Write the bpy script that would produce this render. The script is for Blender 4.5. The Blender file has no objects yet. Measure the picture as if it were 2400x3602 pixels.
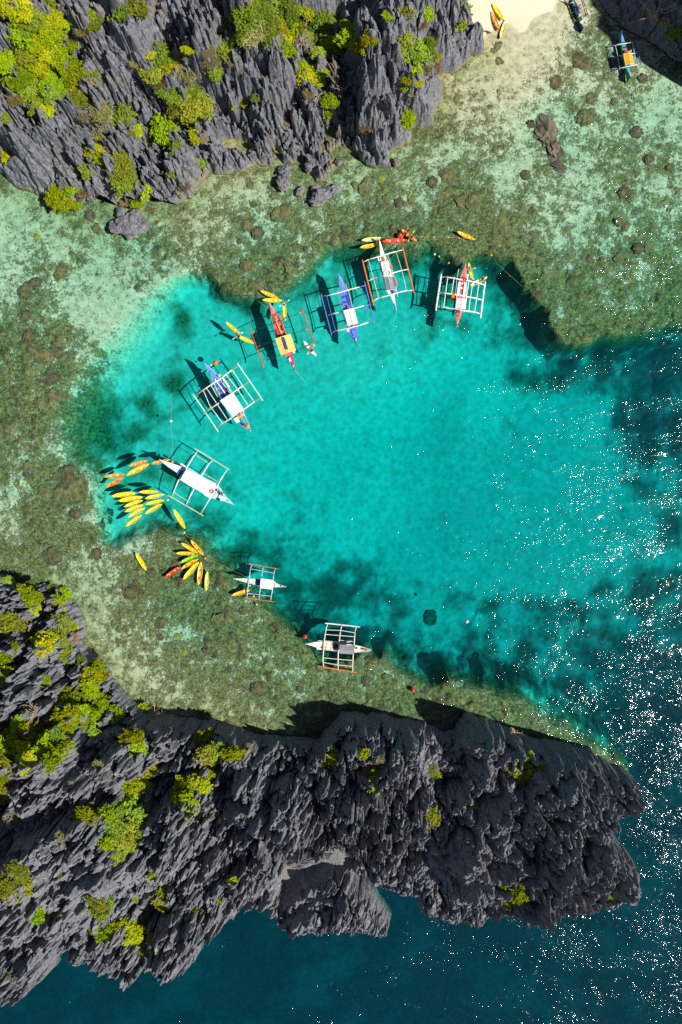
import bpy, bmesh, math, random
import numpy as np
from mathutils import Vector, Matrix

# ------------------------------------------------------------------ camera, sky, sun, exposure
scn = bpy.context.scene
COL = scn.collection
M_PX = 0.05            # metres per photograph pixel on the water
CAM_H = 120.0
cam_d = bpy.data.cameras.new('camera'); cam = bpy.data.objects.new('camera', cam_d); COL.objects.link(cam)
cam.location = (0, 0, CAM_H); cam.rotation_euler = (0, 0, 0)
cam_d.sensor_fit = 'AUTO'; cam_d.sensor_width = 36; cam_d.lens = 36 * CAM_H / (3602 * M_PX)
cam_d.clip_end = 3000
scn.camera = cam
SUN_AZ = Vector((0.91, -0.41)).normalized()
SUN_EL = math.radians(48)
world = bpy.data.worlds.new('World'); scn.world = world; world.use_nodes = True
wn = world.node_tree.nodes; wn.clear()
sky = wn.new('ShaderNodeTexSky'); sky.sky_type = 'NISHITA'; sky.sun_disc = False
sky.sun_elevation = SUN_EL; sky.sun_rotation = math.atan2(SUN_AZ.x, SUN_AZ.y)
wb = wn.new('ShaderNodeBackground'); wb.inputs['Strength'].default_value = 0.05
wo = wn.new('ShaderNodeOutputWorld')
world.node_tree.links.new(sky.outputs[0], wb.inputs[0]); world.node_tree.links.new(wb.outputs[0], wo.inputs[0])
sun_d = bpy.data.lights.new('sun', 'SUN'); sun_d.energy = 5.0; sun_d.angle = math.radians(0.8)
sun_d.color = (1.0, 0.965, 0.90)
sun = bpy.data.objects.new('sun', sun_d); COL.objects.link(sun)
sdir = Vector((SUN_AZ.x * math.cos(SUN_EL), SUN_AZ.y * math.cos(SUN_EL), math.sin(SUN_EL)))
sun.rotation_euler = sdir.to_track_quat('Z', 'Y').to_euler(); sun.location = sdir * 300
vs = scn.view_settings
scn.display_settings.display_device = 'sRGB'
vs.view_transform = 'Standard'; vs.look = 'None'; vs.gamma = 1; vs.use_curve_mapping = False
vs.exposure = 0.42
cy = scn.cycles
cy.max_bounces = 6; cy.diffuse_bounces = 2; cy.glossy_bounces = 2; cy.transparent_max_bounces = 12
cy.volume_bounces = 0; cy.use_denoising = False
cy.sample_clamp_direct = 0; cy.sample_clamp_indirect = 4
cy.caustics_reflective = False; cy.caustics_refractive = False

rnd = random.Random(7)
R = np.random.default_rng(11)

def W(px, py, h=0.0):
    """photograph pixel + real height -> point in the place"""
    k = M_PX * (1 - h / CAM_H)
    return ((px - 1200) * k, (1801 - py) * k, h)

# ------------------------------------------------------------------ node helpers and materials
class NT:
    def __init__(s, name):
        s.m = bpy.data.materials.new(name); s.m.use_nodes = True
        s.t = s.m.node_tree; s.t.nodes.clear()
        s.out = s.t.nodes.new('ShaderNodeOutputMaterial')
    def n(s, typ, **kw):
        nd = s.t.nodes.new(typ)
        for k, v in kw.items(): setattr(nd, k, v)
        return nd
    def l(s, a, b): s.t.links.new(a, b)
    def setv(s, sock, v):
        if hasattr(v, 'is_output'): s.l(v, sock)
        elif isinstance(v, (tuple, list)) and len(v) == 3 and sock.type == 'RGBA': sock.default_value = (*v, 1)
        else: sock.default_value = v
    def pos(s): return s.n('ShaderNodeNewGeometry').outputs['Position']
    def noise(s, vec, scale, detail=4, rough=0.55, dist=0.0, out='Fac'):
        nd = s.n('ShaderNodeTexNoise'); s.l(vec, nd.inputs['Vector'])
        nd.inputs['Scale'].default_value = scale; nd.inputs['Detail'].default_value = detail
        nd.inputs['Roughness'].default_value = rough; nd.inputs['Distortion'].default_value = dist
        return nd.outputs[out]
    def math(s, op, a, b=0.0, clamp=False):
        nd = s.n('ShaderNodeMath', operation=op, use_clamp=clamp); s.setv(nd.inputs[0], a); s.setv(nd.inputs[1], b)
        return nd.outputs[0]
    def ramp(s, v, a, b, lo=0.0, hi=1.0):
        nd = s.n('ShaderNodeMapRange', interpolation_type='SMOOTHSTEP'); s.setv(nd.inputs[0], v)
        nd.inputs[1].default_value = a; nd.inputs[2].default_value = b
        nd.inputs[3].default_value = lo; nd.inputs[4].default_value = hi
        return nd.outputs[0]
    def mix(s, f, a, b):
        nd = s.n('ShaderNodeMix', data_type='RGBA'); s.setv(nd.inputs[0], f); s.setv(nd.inputs[6], a); s.setv(nd.inputs[7], b)
        return nd.outputs[2]
    def attr(s, name, out='Fac'):
        return s.n('ShaderNodeAttribute', attribute_name=name).outputs[out]
    def bump(s, h, strength, dist):
        nd = s.n('ShaderNodeBump'); nd.inputs['Strength'].default_value = strength; nd.inputs['Distance'].default_value = dist
        s.l(h, nd.inputs['Height']); return nd.outputs[0]
    def bsdf(s, col, rough=0.7, spec=0.3, normal=None):
        b = s.n('ShaderNodeBsdfPrincipled'); s.setv(b.inputs['Base Color'], col); s.setv(b.inputs['Roughness'], rough)
        b.inputs['Specular IOR Level'].default_value = spec
        if normal is not None: s.l(normal, b.inputs['Normal'])
        s.l(b.outputs[0], s.out.inputs['Surface']); return b

def paint(name, col, rough=0.45, wear=0.25, spec=0.35, scale=3.0):
    t = NT(name); v = t.n('ShaderNodeTexCoord').outputs['Object']
    n1 = t.noise(v, scale, 5, 0.65); n2 = t.noise(v, scale * 9, 3)
    dark = tuple(c * (1 - wear) for c in col)
    c = t.mix(t.ramp(n1, 0.38, 0.68), col, dark)
    c = t.mix(t.ramp(n2, 0.55, 0.85, 0, wear), c, (0.25, 0.21, 0.16))
    t.bsdf(c, rough, spec, t.bump(n2, 0.15, 0.01)); return t.m

def make_rock(name, k, brown, tide):
    t = NT(name); p = t.pos()
    n1 = t.noise(p, 0.35, 5, 0.6); n2 = t.noise(p, 1.8, 6, 0.65); n3 = t.noise(p, 7.0, 4, 0.6)
    st = t.n('ShaderNodeMapping'); t.l(p, st.inputs[0]); st.inputs['Rotation'].default_value = (0, 0, 1.0); st.inputs['Scale'].default_value = (2.4, 0.5, 1.0)
    n4 = t.noise(st.outputs[0], 1.6, 4, 0.6, 0.6)
    g = t.math('ADD', t.math('MULTIPLY', n2, 0.6), t.math('MULTIPLY', n4, 0.4))
    c = t.mix(t.ramp(g, 0.33, 0.66), (0.105 * k, 0.109 * k, 0.124 * k), (0.285 * k, 0.29 * k, 0.318 * k))
    c = t.mix(t.ramp(n3, 0.5, 0.8, 0, 0.5), c, (0.09 * k, 0.09 * k, 0.10 * k))
    b = t.math('MULTIPLY', t.ramp(n1, 0.50, 0.66), t.ramp(n2, 0.42, 0.62))
    c = t.mix(t.math('MULTIPLY', b, brown), c, (0.24, 0.165, 0.085))
    z = t.n('ShaderNodeSeparateXYZ'); t.l(p, z.inputs[0])
    zz = t.math('ADD', z.outputs[2], t.math('MULTIPLY', t.math('SUBTRACT', n2, 0.5), -1.6))
    c = t.mix(t.math('MULTIPLY', t.ramp(zz, 0.1, 0.8, tide, 0.0), t.ramp(n1, 0.4, 0.6, 0.25, 1.0)), c, (0.27, 0.215, 0.085))
    hb = t.math('ADD', t.math('MULTIPLY', n3, 0.6), n4)
    t.bsdf(c, 0.85, 0.2, t.bump(hb, 0.8, 0.16)); return t.m

def make_seabed():
    t = NT('seabed_sand_and_reef'); p = t.pos()
    warp = t.n('ShaderNodeVectorMath', operation='ADD')
    wv = t.n('ShaderNodeVectorMath', operation='SCALE'); t.l(t.noise(p, 0.9, 3, 0.5, 0, 'Color'), wv.inputs[0]); wv.inputs['Scale'].default_value = 0.9
    t.l(p, warp.inputs[0]); t.l(wv.outputs[0], warp.inputs[1]); q = warp.outputs[0]
    reef = t.attr('reef')
    nA = t.noise(q, 0.55, 5, 0.62); nB = t.noise(q, 1.9, 4, 0.6); nC = t.noise(q, 5.0, 3, 0.6)
    nz = t.math('ADD', t.math('ADD', t.math('MULTIPLY', nA, 0.44), t.math('MULTIPLY', nB, 0.36)), t.math('MULTIPLY', nC, 0.20))
    # where reef density is high almost everything is weed and coral
    soft = t.attr('soft'); nL = t.noise(p, 0.22, 4, 0.5)
    nz = t.math('ADD', t.math('MULTIPLY', nz, t.math('SUBTRACT', 1.0, soft)), t.math('MULTIPLY', nL, soft))
    f = t.math('ADD', t.math('MULTIPLY', t.math('SUBTRACT', nz, 0.5), t.math('SUBTRACT', 5.6, t.math('MULTIPLY', soft, 2.4))), t.math('SUBTRACT', t.math('MULTIPLY', reef, 1.9), 0.95))
    m = t.n('ShaderNodeMapRange', interpolation_type='SMOOTHSTEP'); t.l(f, m.inputs[0]); t.l(t.math('ADD', t.math('MULTIPLY', soft, -0.15), -0.28), m.inputs[1]); t.l(t.math('ADD', t.math('MULTIPLY', soft, 0.6), 0.32), m.inputs[2]); m = m.outputs[0]
    sand = t.mix(t.ramp(nC, 0.35, 0.7), t.mix(t.attr('soft'), (0.66, 0.62, 0.43), (0.68, 0.64, 0.55)), t.mix(t.attr('soft'), (0.50, 0.47, 0.29), (0.60, 0.56, 0.46)))
    sand = t.mix(t.ramp(nA, 0.40, 0.70, 0, 0.45), sand, (0.36, 0.35, 0.21))
    sand = t.mix(t.math('MULTIPLY', t.attr('shore'), 0.85), sand, t.mix(t.ramp(nB, 0.35, 0.65), (0.24, 0.21, 0.06), (0.54, 0.49, 0.20)))
    weed = t.mix(t.ramp(nB, 0.36, 0.64), (0.045, 0.045, 0.015), (0.25, 0.215, 0.06))
    weed = t.mix(t.ramp(nC, 0.52, 0.78, 0, 0.75), weed, (0.42, 0.40, 0.20))
    tn = t.attr('tone'); colr = t.n('ShaderNodeValToRGB'); t.l(tn, colr.inputs[0]); e = colr.color_ramp.elements
    e[0].position = 0.0; e[0].color = (0.035, 0.033, 0.014, 1); e[1].position = 1.0; e[1].color = (0.34, 0.29, 0.10, 1)
    for ps, cl in ((0.3, (0.07, 0.062, 0.025, 1)), (0.55, (0.12, 0.105, 0.04, 1)), (0.75, (0.20, 0.18, 0.06, 1)), (0.9, (0.10, 0.085, 0.055, 1))):
        q_ = e.new(ps); q_.color = cl
    weed = t.mix(t.math('MULTIPLY', t.attr('colony'), 0.6), weed, colr.outputs[0])
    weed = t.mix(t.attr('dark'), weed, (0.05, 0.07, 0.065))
    m = t.math('MAXIMUM', m, t.math('MULTIPLY', t.attr('colony'), 0.9)); c = t.mix(m, sand, weed)
    nD = t.noise(q, 2.7, 2, 0.5, 0.8); nE = t.noise(p, 7.5, 2, 0.6)
    fine = t.math('MULTIPLY', t.math('SUBTRACT', 1.0, soft), t.math('SUBTRACT', 1.0, t.attr('dry')))
    c = t.mix(t.math('MULTIPLY', fine, t.ramp(nD, 0.56, 0.70, 0, 0.72)), c, (0.055, 0.055, 0.022))
    c = t.mix(t.math('MULTIPLY', fine, t.ramp(t.math('ADD', t.math('MULTIPLY', nD, -0.5), nE), 0.30, 0.48, 0, 0.55)), c, (0.60, 0.56, 0.36))
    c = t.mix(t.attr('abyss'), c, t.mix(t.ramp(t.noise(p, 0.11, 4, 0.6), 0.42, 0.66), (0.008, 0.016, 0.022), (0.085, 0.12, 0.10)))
    c = t.mix(t.math('MULTIPLY', t.attr('dry'), 0.9), c, t.mix(nB, (0.66, 0.60, 0.45), (0.58, 0.51, 0.36)))
    hh = t.math('ADD', nB, t.math('MULTIPLY', nC, 0.7))
    t.bsdf(c, 0.9, 0.1, t.bump(t.math('MULTIPLY', hh, t.math('ADD', t.math('MULTIPLY', m, 0.85), 0.04)), 0.9, 0.2)); return t.m

def make_water():
    t = NT('sea_water'); p = t.pos()
    mp = t.n('ShaderNodeMapping'); t.l(p, mp.inputs[0]); mp.inputs['Rotation'].default_value = (0, 0, math.radians(-32)); mp.inputs['Scale'].default_value = (0.45, 1.0, 1.0)
    swell = t.noise(mp.outputs[0], 0.16, 3, 0.5, 0.3)
    mp2 = t.n('ShaderNodeMapping'); t.l(p, mp2.inputs[0]); mp2.inputs['Rotation'].default_value = (0, 0, math.radians(-60)); mp2.inputs['Scale'].default_value = (0.6, 1.0, 1.0)
    chop = t.noise(mp2.outputs[0], 1.05, 2, 0.5, 0.5)
    rip = t.noise(mp2.outputs[0], 3.2, 1, 0.5, 0.8)
    patch = t.math('MULTIPLY', t.ramp(t.noise(p, 0.035, 2, 0.5), 0.35, 0.65, 0.7, 1.15), t.ramp(t.noise(mp.outputs[0], 0.22, 3, 0.55), 0.38, 0.62, 0.4, 1.3))
    expo = t.attr('chop')
    h = t.math('ADD', t.math('MULTIPLY', swell, 1.5), t.math('ADD', t.math('MULTIPLY', t.math('MULTIPLY', chop, patch), 0.335), t.math('MULTIPLY', t.math('MULTIPLY', rip, patch), 0.125)))
    h = t.math('MULTIPLY', h, expo)
    bp = t.bump(h, 1.0, 0.72)
    gl = t.n('ShaderNodeBsdfGlossy'); gl.inputs['Roughness'].default_value = 0.07; t.l(bp, gl.inputs['Normal'])
    tr = t.n('ShaderNodeBsdfTransparent')
    # light focused by ripples, painted as a cell pattern into the transparent tint
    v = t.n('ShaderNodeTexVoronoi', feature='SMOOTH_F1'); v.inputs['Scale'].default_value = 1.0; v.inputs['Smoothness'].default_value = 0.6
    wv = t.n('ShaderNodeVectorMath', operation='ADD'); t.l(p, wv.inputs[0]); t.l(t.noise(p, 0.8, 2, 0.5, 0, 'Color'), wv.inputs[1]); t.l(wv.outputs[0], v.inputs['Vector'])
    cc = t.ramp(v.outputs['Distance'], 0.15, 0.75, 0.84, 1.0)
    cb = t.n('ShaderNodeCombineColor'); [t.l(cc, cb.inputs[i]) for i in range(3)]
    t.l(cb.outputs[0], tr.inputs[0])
    fr = t.n('ShaderNodeFresnel'); fr.inputs['IOR'].default_value = 1.33; pass
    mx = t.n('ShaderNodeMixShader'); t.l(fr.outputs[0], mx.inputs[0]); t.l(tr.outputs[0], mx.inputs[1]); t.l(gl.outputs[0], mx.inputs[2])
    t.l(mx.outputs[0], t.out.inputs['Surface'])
    ab = t.n('ShaderNodeVolumeAbsorption'); ab.inputs['Color'].default_value = (0.0, 0.935, 0.955, 1); ab.inputs['Density'].default_value = 0.42
    sc = t.n('ShaderNodeVolumeScatter'); sc.inputs['Color'].default_value = (0.0, 0.74, 0.92, 1); sc.inputs['Density'].default_value = 0.0085; sc.inputs['Anisotropy'].default_value = 0.0
    ad = t.n('ShaderNodeAddShader'); t.l(ab.outputs[0], ad.inputs[0]); t.l(sc.outputs[0], ad.inputs[1]); t.l(ad.outputs[0], t.out.inputs['Volume'])
    t.m.cycles.homogeneous_volume = True
    return t.m

def leaf_mat(name, a, b, c2):
    t = NT(name); oi = t.n('ShaderNodeObjectInfo').outputs['Random']
    p = t.pos(); n = t.noise(p, 1.1, 3); lv = t.attr('leaf')
    col = t.mix(t.ramp(n, 0.35, 0.65), a, b)
    col = t.mix(t.math('MULTIPLY', lv, 0.75), col, c2)
    h = t.n('ShaderNodeHueSaturation'); t.l(col, h.inputs['Color'])
    t.l(t.math('ADD', t.math('MULTIPLY', t.math('FRACT', t.math('MULTIPLY', oi, 7.3)), 0.07), 0.47), h.inputs['Hue']); t.l(t.math('ADD', t.math('MULTIPLY', oi, 0.85), 0.68), h.inputs['Value'])
    d = t.n('ShaderNodeBsdfDiffuse'); t.l(h.outputs[0], d.inputs[0])
    tl = t.n('ShaderNodeBsdfTranslucent'); t.l(h.outputs[0], tl.inputs[0])
    mx = t.n('ShaderNodeMixShader'); mx.inputs[0].default_value = 0.3; t.l(d.outputs[0], mx.inputs[1]); t.l(tl.outputs[0], mx.inputs[2])
    t.l(mx.outputs[0], t.out.inputs['Surface']); return t.m

MAT = {}
MAT['rock_n'] = make_rock('limestone_grey', 0.80, 0.5, 0.75)
MAT['rock_s'] = make_rock('limestone_dark', 0.86, 0.25, 0.3)
MAT['seabed'] = make_seabed()
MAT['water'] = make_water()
MAT['leaf_bright'] = leaf_mat('leaf_bright', (0.19, 0.27, 0.006), (0.28, 0.33, 0.008), (0.36, 0.38, 0.012))
MAT['leaf_olive'] = leaf_mat('leaf_olive', (0.14, 0.20, 0.012), (0.21, 0.26, 0.018), (0.30, 0.32, 0.05))
MAT['leaf_dry'] = leaf_mat('leaf_dry', (0.26, 0.22, 0.07), (0.20, 0.20, 0.05), (0.36, 0.28, 0.15))
MAT['leaf_brown'] = leaf_mat('leaf_brown', (0.24, 0.14, 0.06), (0.30, 0.20, 0.09), (0.34, 0.24, 0.12))
MAT['stem'] = paint('bark_brown', (0.14, 0.10, 0.065), 0.9, 0.4)
MAT['dead'] = paint('bleached_wood', (0.42, 0.31, 0.21), 0.9, 0.35)
def PM(name, col, rough=0.45, wear=0.22, **k):
    if name not in MAT: MAT[name] = paint(name, col, rough, wear, **k)
    return MAT[name]
PM('white_paint', (0.80, 0.80, 0.78)); PM('cream_paint', (0.76, 0.72, 0.60)); PM('grey_tarp', (0.24, 0.27, 0.30), 0.35)
PM('blue_paint', (0.11, 0.19, 0.62)); PM('deep_blue', (0.02, 0.07, 0.35)); PM('cyan_paint', (0.50, 0.78, 0.76))
PM('pale_blue', (0.55, 0.66, 0.80)); PM('teal_paint', (0.06, 0.40, 0.36)); PM('dark_teal', (0.02, 0.10, 0.11))
PM('red_paint', (0.58, 0.05, 0.03)); PM('pink_deck', (0.70, 0.14, 0.13)); PM('magenta', (0.50, 0.05, 0.12)); PM('orange_paint', (0.72, 0.16, 0.03))
PM('bamboo', (0.72, 0.60, 0.38)); PM('tan_wood', (0.40, 0.22, 0.09)); PM('black_paint', (0.02, 0.035, 0.035))
PM('yellow_tarp', (0.80, 0.56, 0.14), 0.6); PM('orange_tarp', (0.85, 0.42, 0.02), 0.6); PM('solar', (0.05, 0.07, 0.16), 0.2)
PM('mint_paint', (0.50, 0.78, 0.62)); PM('brown_wood', (0.20, 0.10, 0.06)); PM('rope', (0.35, 0.30, 0.2), 0.9); PM('light_rope', (0.55, 0.62, 0.55), 0.9)
PM('rubber', (0.02, 0.02, 0.022), 0.6); PM('skin', (0.38, 0.20, 0.12), 0.6, 0.05); PM('hair', (0.012, 0.01, 0.01), 0.6); PM('steel', (0.4, 0.42, 0.44), 0.4)
PM('floor_grey', (0.30, 0.27, 0.26))
KC = {'yellow': (0.86, 0.68, 0.006), 'golden': (0.86, 0.50, 0.006), 'orange': (0.86, 0.30, 0.015), 'red': (0.80, 0.055, 0.015), 'green': (0.20, 0.62, 0.035),
      'white': (0.82, 0.80, 0.78), 'lemon': (0.70, 0.75, 0.03), 'pale': (0.84, 0.72, 0.28)}
for k, c in KC.items(): PM('kayak_' + k, c, 0.3, 0.12, spec=0.5)
PM('seat_grey', (0.62, 0.55, 0.50), 0.4); PM('seat_red', (0.45, 0.07, 0.06), 0.5); PM('seat_pale', (0.85, 0.80, 0.62), 0.3); PM('seat_yellow', (0.85, 0.66, 0.03), 0.4)
PM('reef_top', (0.20, 0.16, 0.11), 0.9, 0.6, scale=1.2); PM('coral_olive', (0.20, 0.18, 0.07), 0.9, 0.6, scale=2.0); PM('coral_brown', (0.15, 0.125, 0.06), 0.9, 0.6, scale=2.0); PM('coral_yellow', (0.38, 0.32, 0.05), 0.9, 0.4, scale=2.0)

# ------------------------------------------------------------------ object helpers
def tag(o, label=None, cat=None, group=None, kind=None):
    if label: o['label'] = label
    if cat: o['category'] = cat
    if group: o['group'] = group
    if kind: o['kind'] = kind
    return o
def empty(name, loc, rz=0.0):
    o = bpy.data.objects.new(name, None); o.empty_display_size = 0.3; COL.objects.link(o)
    o.location = loc; o.rotation_euler = (0, 0, rz); return o
class MB:
    def __init__(s): s.v = []; s.f = []; s.mi = []
    def add(s, v, f, mi=0):
        b = len(s.v); s.v += [tuple(x) for x in v]; s.f += [tuple(i + b for i in q) for q in f]; s.mi += [mi] * len(f)
    def box(s, c, size, rz=0.0, mi=0, taper=1.0):
        x, y, z = (q / 2 for q in size); ca, sa = math.cos(rz), math.sin(rz); v = []
        for dz, k in ((-z, 1), (z, taper)):
            for dx, dy in ((-x, -y), (x, -y), (x, y), (-x, y)):
                v.append((c[0] + (dx * ca - dy * sa) * k, c[1] + (dx * sa + dy * ca) * k, c[2] + dz))
        s.add(v, [(3, 2, 1, 0), (4, 5, 6, 7), (0, 1, 5, 4), (1, 2, 6, 5), (2, 3, 7, 6), (3, 0, 4, 7)], mi)
    def tube(s, pts, r, n=7, mi=0, cap=True):
        pts = [Vector(p) for p in pts]; rr = r if isinstance(r, (list, tuple)) else [r] * len(pts); v = []
        up = Vector((0, 0, 1))
        for i, p in enumerate(pts):
            d = (pts[min(i + 1, len(pts) - 1)] - pts[max(i - 1, 0)]).normalized()
            a = d.cross(up)
            if a.length < 1e-3: a = d.cross(Vector((1, 0, 0)))
            a.normalize(); b = a.cross(d)
            for k in range(n):
                t = 2 * math.pi * k / n; v.append(p + (a * math.cos(t) + b * math.sin(t)) * rr[i])
        f = [(i * n + k, i * n + (k + 1) % n, (i + 1) * n + (k + 1) % n, (i + 1) * n + k) for i in range(len(pts) - 1) for k in range(n)]
        if cap: f += [tuple(range(n))[::-1], tuple(range((len(pts) - 1) * n, len(pts) * n))]
        s.add(v, f, mi)
    def build(s, name, mats, parent=None, origin=(0, 0, 0), smooth=False):
        me = bpy.data.meshes.new(name)
        me.from_pydata([(x - origin[0], y - origin[1], z - origin[2]) for x, y, z in s.v], [], s.f)
        for m in (mats if isinstance(mats, (list, tuple)) else [mats]): me.materials.append(m)
        if len(set(s.mi)) > 1: me.polygons.foreach_set('material_index', s.mi)
        if smooth: me.polygons.foreach_set('use_smooth', [True] * len(me.polygons))
        me.update()
        o = bpy.data.objects.new(name, me); COL.objects.link(o)
        if parent: o.parent = parent
        return o
def copy_tree(o, parent=None):
    c = o.copy(); COL.objects.link(c)
    c.parent = parent
    for ch in list(o.children): copy_tree(ch, c)
    return c
def np_mesh(name, co, quads, mats, parent=None, smooth=False):
    me = bpy.data.meshes.new(name); n = len(co); k = quads.shape[1]
    me.vertices.add(n); me.vertices.foreach_set('co', np.asarray(co, np.float32).ravel())
    me.loops.add(quads.size); me.loops.foreach_set('vertex_index', quads.astype(np.int32).ravel())
    me.polygons.add(len(quads)); me.polygons.foreach_set('loop_start', np.arange(0, quads.size, k, dtype=np.int32))
    me.update(calc_edges=True)
    if smooth: me.polygons.foreach_set('use_smooth', np.ones(len(quads), bool))
    else: me.polygons.foreach_set('use_smooth', np.zeros(len(quads), bool))
    for m in (mats if isinstance(mats, (list, tuple)) else [mats]): me.materials.append(m)
    o = bpy.data.objects.new(name, me); COL.objects.link(o)
    if parent: o.parent = parent
    return o
def set_attr(o, name, vals):
    a = o.data.attributes.new(name, 'FLOAT', 'POINT'); a.data.foreach_set('value', np.asarray(vals, np.float32).ravel())

# ------------------------------------------------------------------ numpy noise
TAB = R.random((16, 256, 256)).astype(np.float32)
def vn(x, y, s=0):
    xi = np.floor(x).astype(np.int64); yi = np.floor(y).astype(np.int64); fx = x - xi; fy = y - yi
    fx = fx * fx * fx * (fx * (fx * 6 - 15) + 10); fy = fy * fy * fy * (fy * (fy * 6 - 15) + 10)
    T = TAB[s % 16]; a, b, c, d = xi & 255, (xi + 1) & 255, yi & 255, (yi + 1) & 255
    return (T[a, c] * (1 - fx) * (1 - fy) + T[b, c] * fx * (1 - fy) + T[a, d] * (1 - fx) * fy + T[b, d] * fx * fy) * 2 - 1
def fbm(x, y, s=0, o=4, g=0.5):
    t = 0; a = 1; n = 0
    for i in range(o):
        t = t + a * vn(x * 2 ** i + 17.3 * i, y * 2 ** i - 9.1 * i, s + i); n += a; a *= g
    return t / n
def sstep(x, a, b):
    t = np.clip((x - a) / (b - a), 0, 1); return t * t * (3 - 2 * t)
def sdf(poly, X, Y):
    """signed distance, + inside"""
    P = np.asarray(poly, float); Q = np.roll(P, -1, 0); d = np.full(X.shape, 1e9); ins = np.zeros(X.shape, bool)
    for (ax, ay), (bx, by) in zip(P, Q):
        ex, ey = bx - ax, by - ay; L = ex * ex + ey * ey + 1e-12
        t = np.clip(((X - ax) * ex + (Y - ay) * ey) / L, 0, 1)
        d = np.minimum(d, (X - ax - t * ex) ** 2 + (Y - ay - t * ey) ** 2)
        c = ((ay > Y) != (by > Y)) & (X < ex * (Y - ay) / (ey if abs(ey) > 1e-9 else 1e-9) + ax)
        ins ^= c
    return np.where(ins, 1, -1) * np.sqrt(d)
def sdf_grid(poly, xs, ys, step=0.4):
    cx = np.arange(xs[0] - step, xs[-1] + 2 * step, step); cyy = np.arange(ys[0] - step, ys[-1] + 2 * step, step)
    CX, CY = np.meshgrid(cx, cyy); D = sdf(poly, CX, CY)
    X, Y = np.meshgrid(xs, ys); return bil(D, cx[0], cyy[0], step, X, Y)
def bil(D, x0, y0, st, X, Y):
    u = np.clip((X - x0) / st, 0, D.shape[1] - 1.001); v = np.clip((Y - y0) / st, 0, D.shape[0] - 1.001)
    i = u.astype(int); j = v.astype(int); u = u - i; v = v - j
    return D[j, i] * (1 - u) * (1 - v) + D[j, i + 1] * u * (1 - v) + D[j + 1, i] * (1 - u) * v + D[j + 1, i + 1] * u * v
def idw(ctrl, X, Y, p=3.0, soft=2.0):
    num = 0; den = 0
    for x, y, h in ctrl:
        w = 1.0 / ((X - x) ** 2 + (Y - y) ** 2 + soft * soft) ** (p / 2); num = num + w * h; den = den + w
    return num / den

# ------------------------------------------------------------------ cliffs
def shards(X, Y, s, amp, theta, seed, kg, ks, elong, spread):
    """sharp tilted blades of weathered limestone: highest of the neighbouring blades wins"""
    gi = np.floor(X / s).astype(np.int64); gj = np.floor(Y / s).astype(np.int64); best = np.full(X.shape, -9.0)
    T = TAB
    for di in (-2, -1, 0, 1, 2):
        for dj in (-2, -1, 0, 1, 2):
            if abs(di) == 2 and abs(dj) == 2: continue
            a = (gi + di) & 255; b = (gj + dj) & 255
            px = (gi + di + T[seed % 16, a, b]) * s; py = (gj + dj + T[(seed + 1) % 16, a, b]) * s
            H = T[(seed + 2) % 16, a, b] ** 1.2 * amp; th = theta + (T[(seed + 3) % 16, a, b] - 0.5) * 2 * spread
            dx = X - px; dy = Y - py; c = np.cos(th); sn = np.sin(th)
            v = dx * c + dy * sn; u = dx * sn - dy * c           # v along the blade, u across (+ to the right)
            L = s * elong * (0.5 + T[(seed + 4) % 16, a, b])
            f = H - np.where(u > 0, u * kg, -u * ks) - np.maximum(np.abs(v) - L, 0) * 1.6 + v * (T[(seed + 5) % 16, a, b] - 0.5) * 0.5
            best = np.maximum(best, f)
    return best
def cracks(X, Y, s, theta, seed, width):
    """joints between blocks: 1 on the joint, 0 away from it"""
    c, sn = math.cos(theta), math.sin(theta); U = (X * c + Y * sn) * 0.62; V = X * sn - Y * c
    gi = np.floor(U / s).astype(np.int64); gj = np.floor(V / s).astype(np.int64); f1 = np.full(X.shape, 1e9); f2 = f1.copy()
    for di in (-1, 0, 1):
        for dj in (-1, 0, 1):
            a = (gi + di) & 255; b = (gj + dj) & 255
            d = np.hypot(U - (gi + di + TAB[seed % 16, a, b]) * s, V - (gj + dj + TAB[(seed + 1) % 16, a, b]) * s)
            f2 = np.where(d < f1, f1, np.minimum(f2, d)); f1 = np.minimum(f1, d)
    return 1 - sstep(f2 - f1, 0.05, width)
GROUNDS = []
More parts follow.
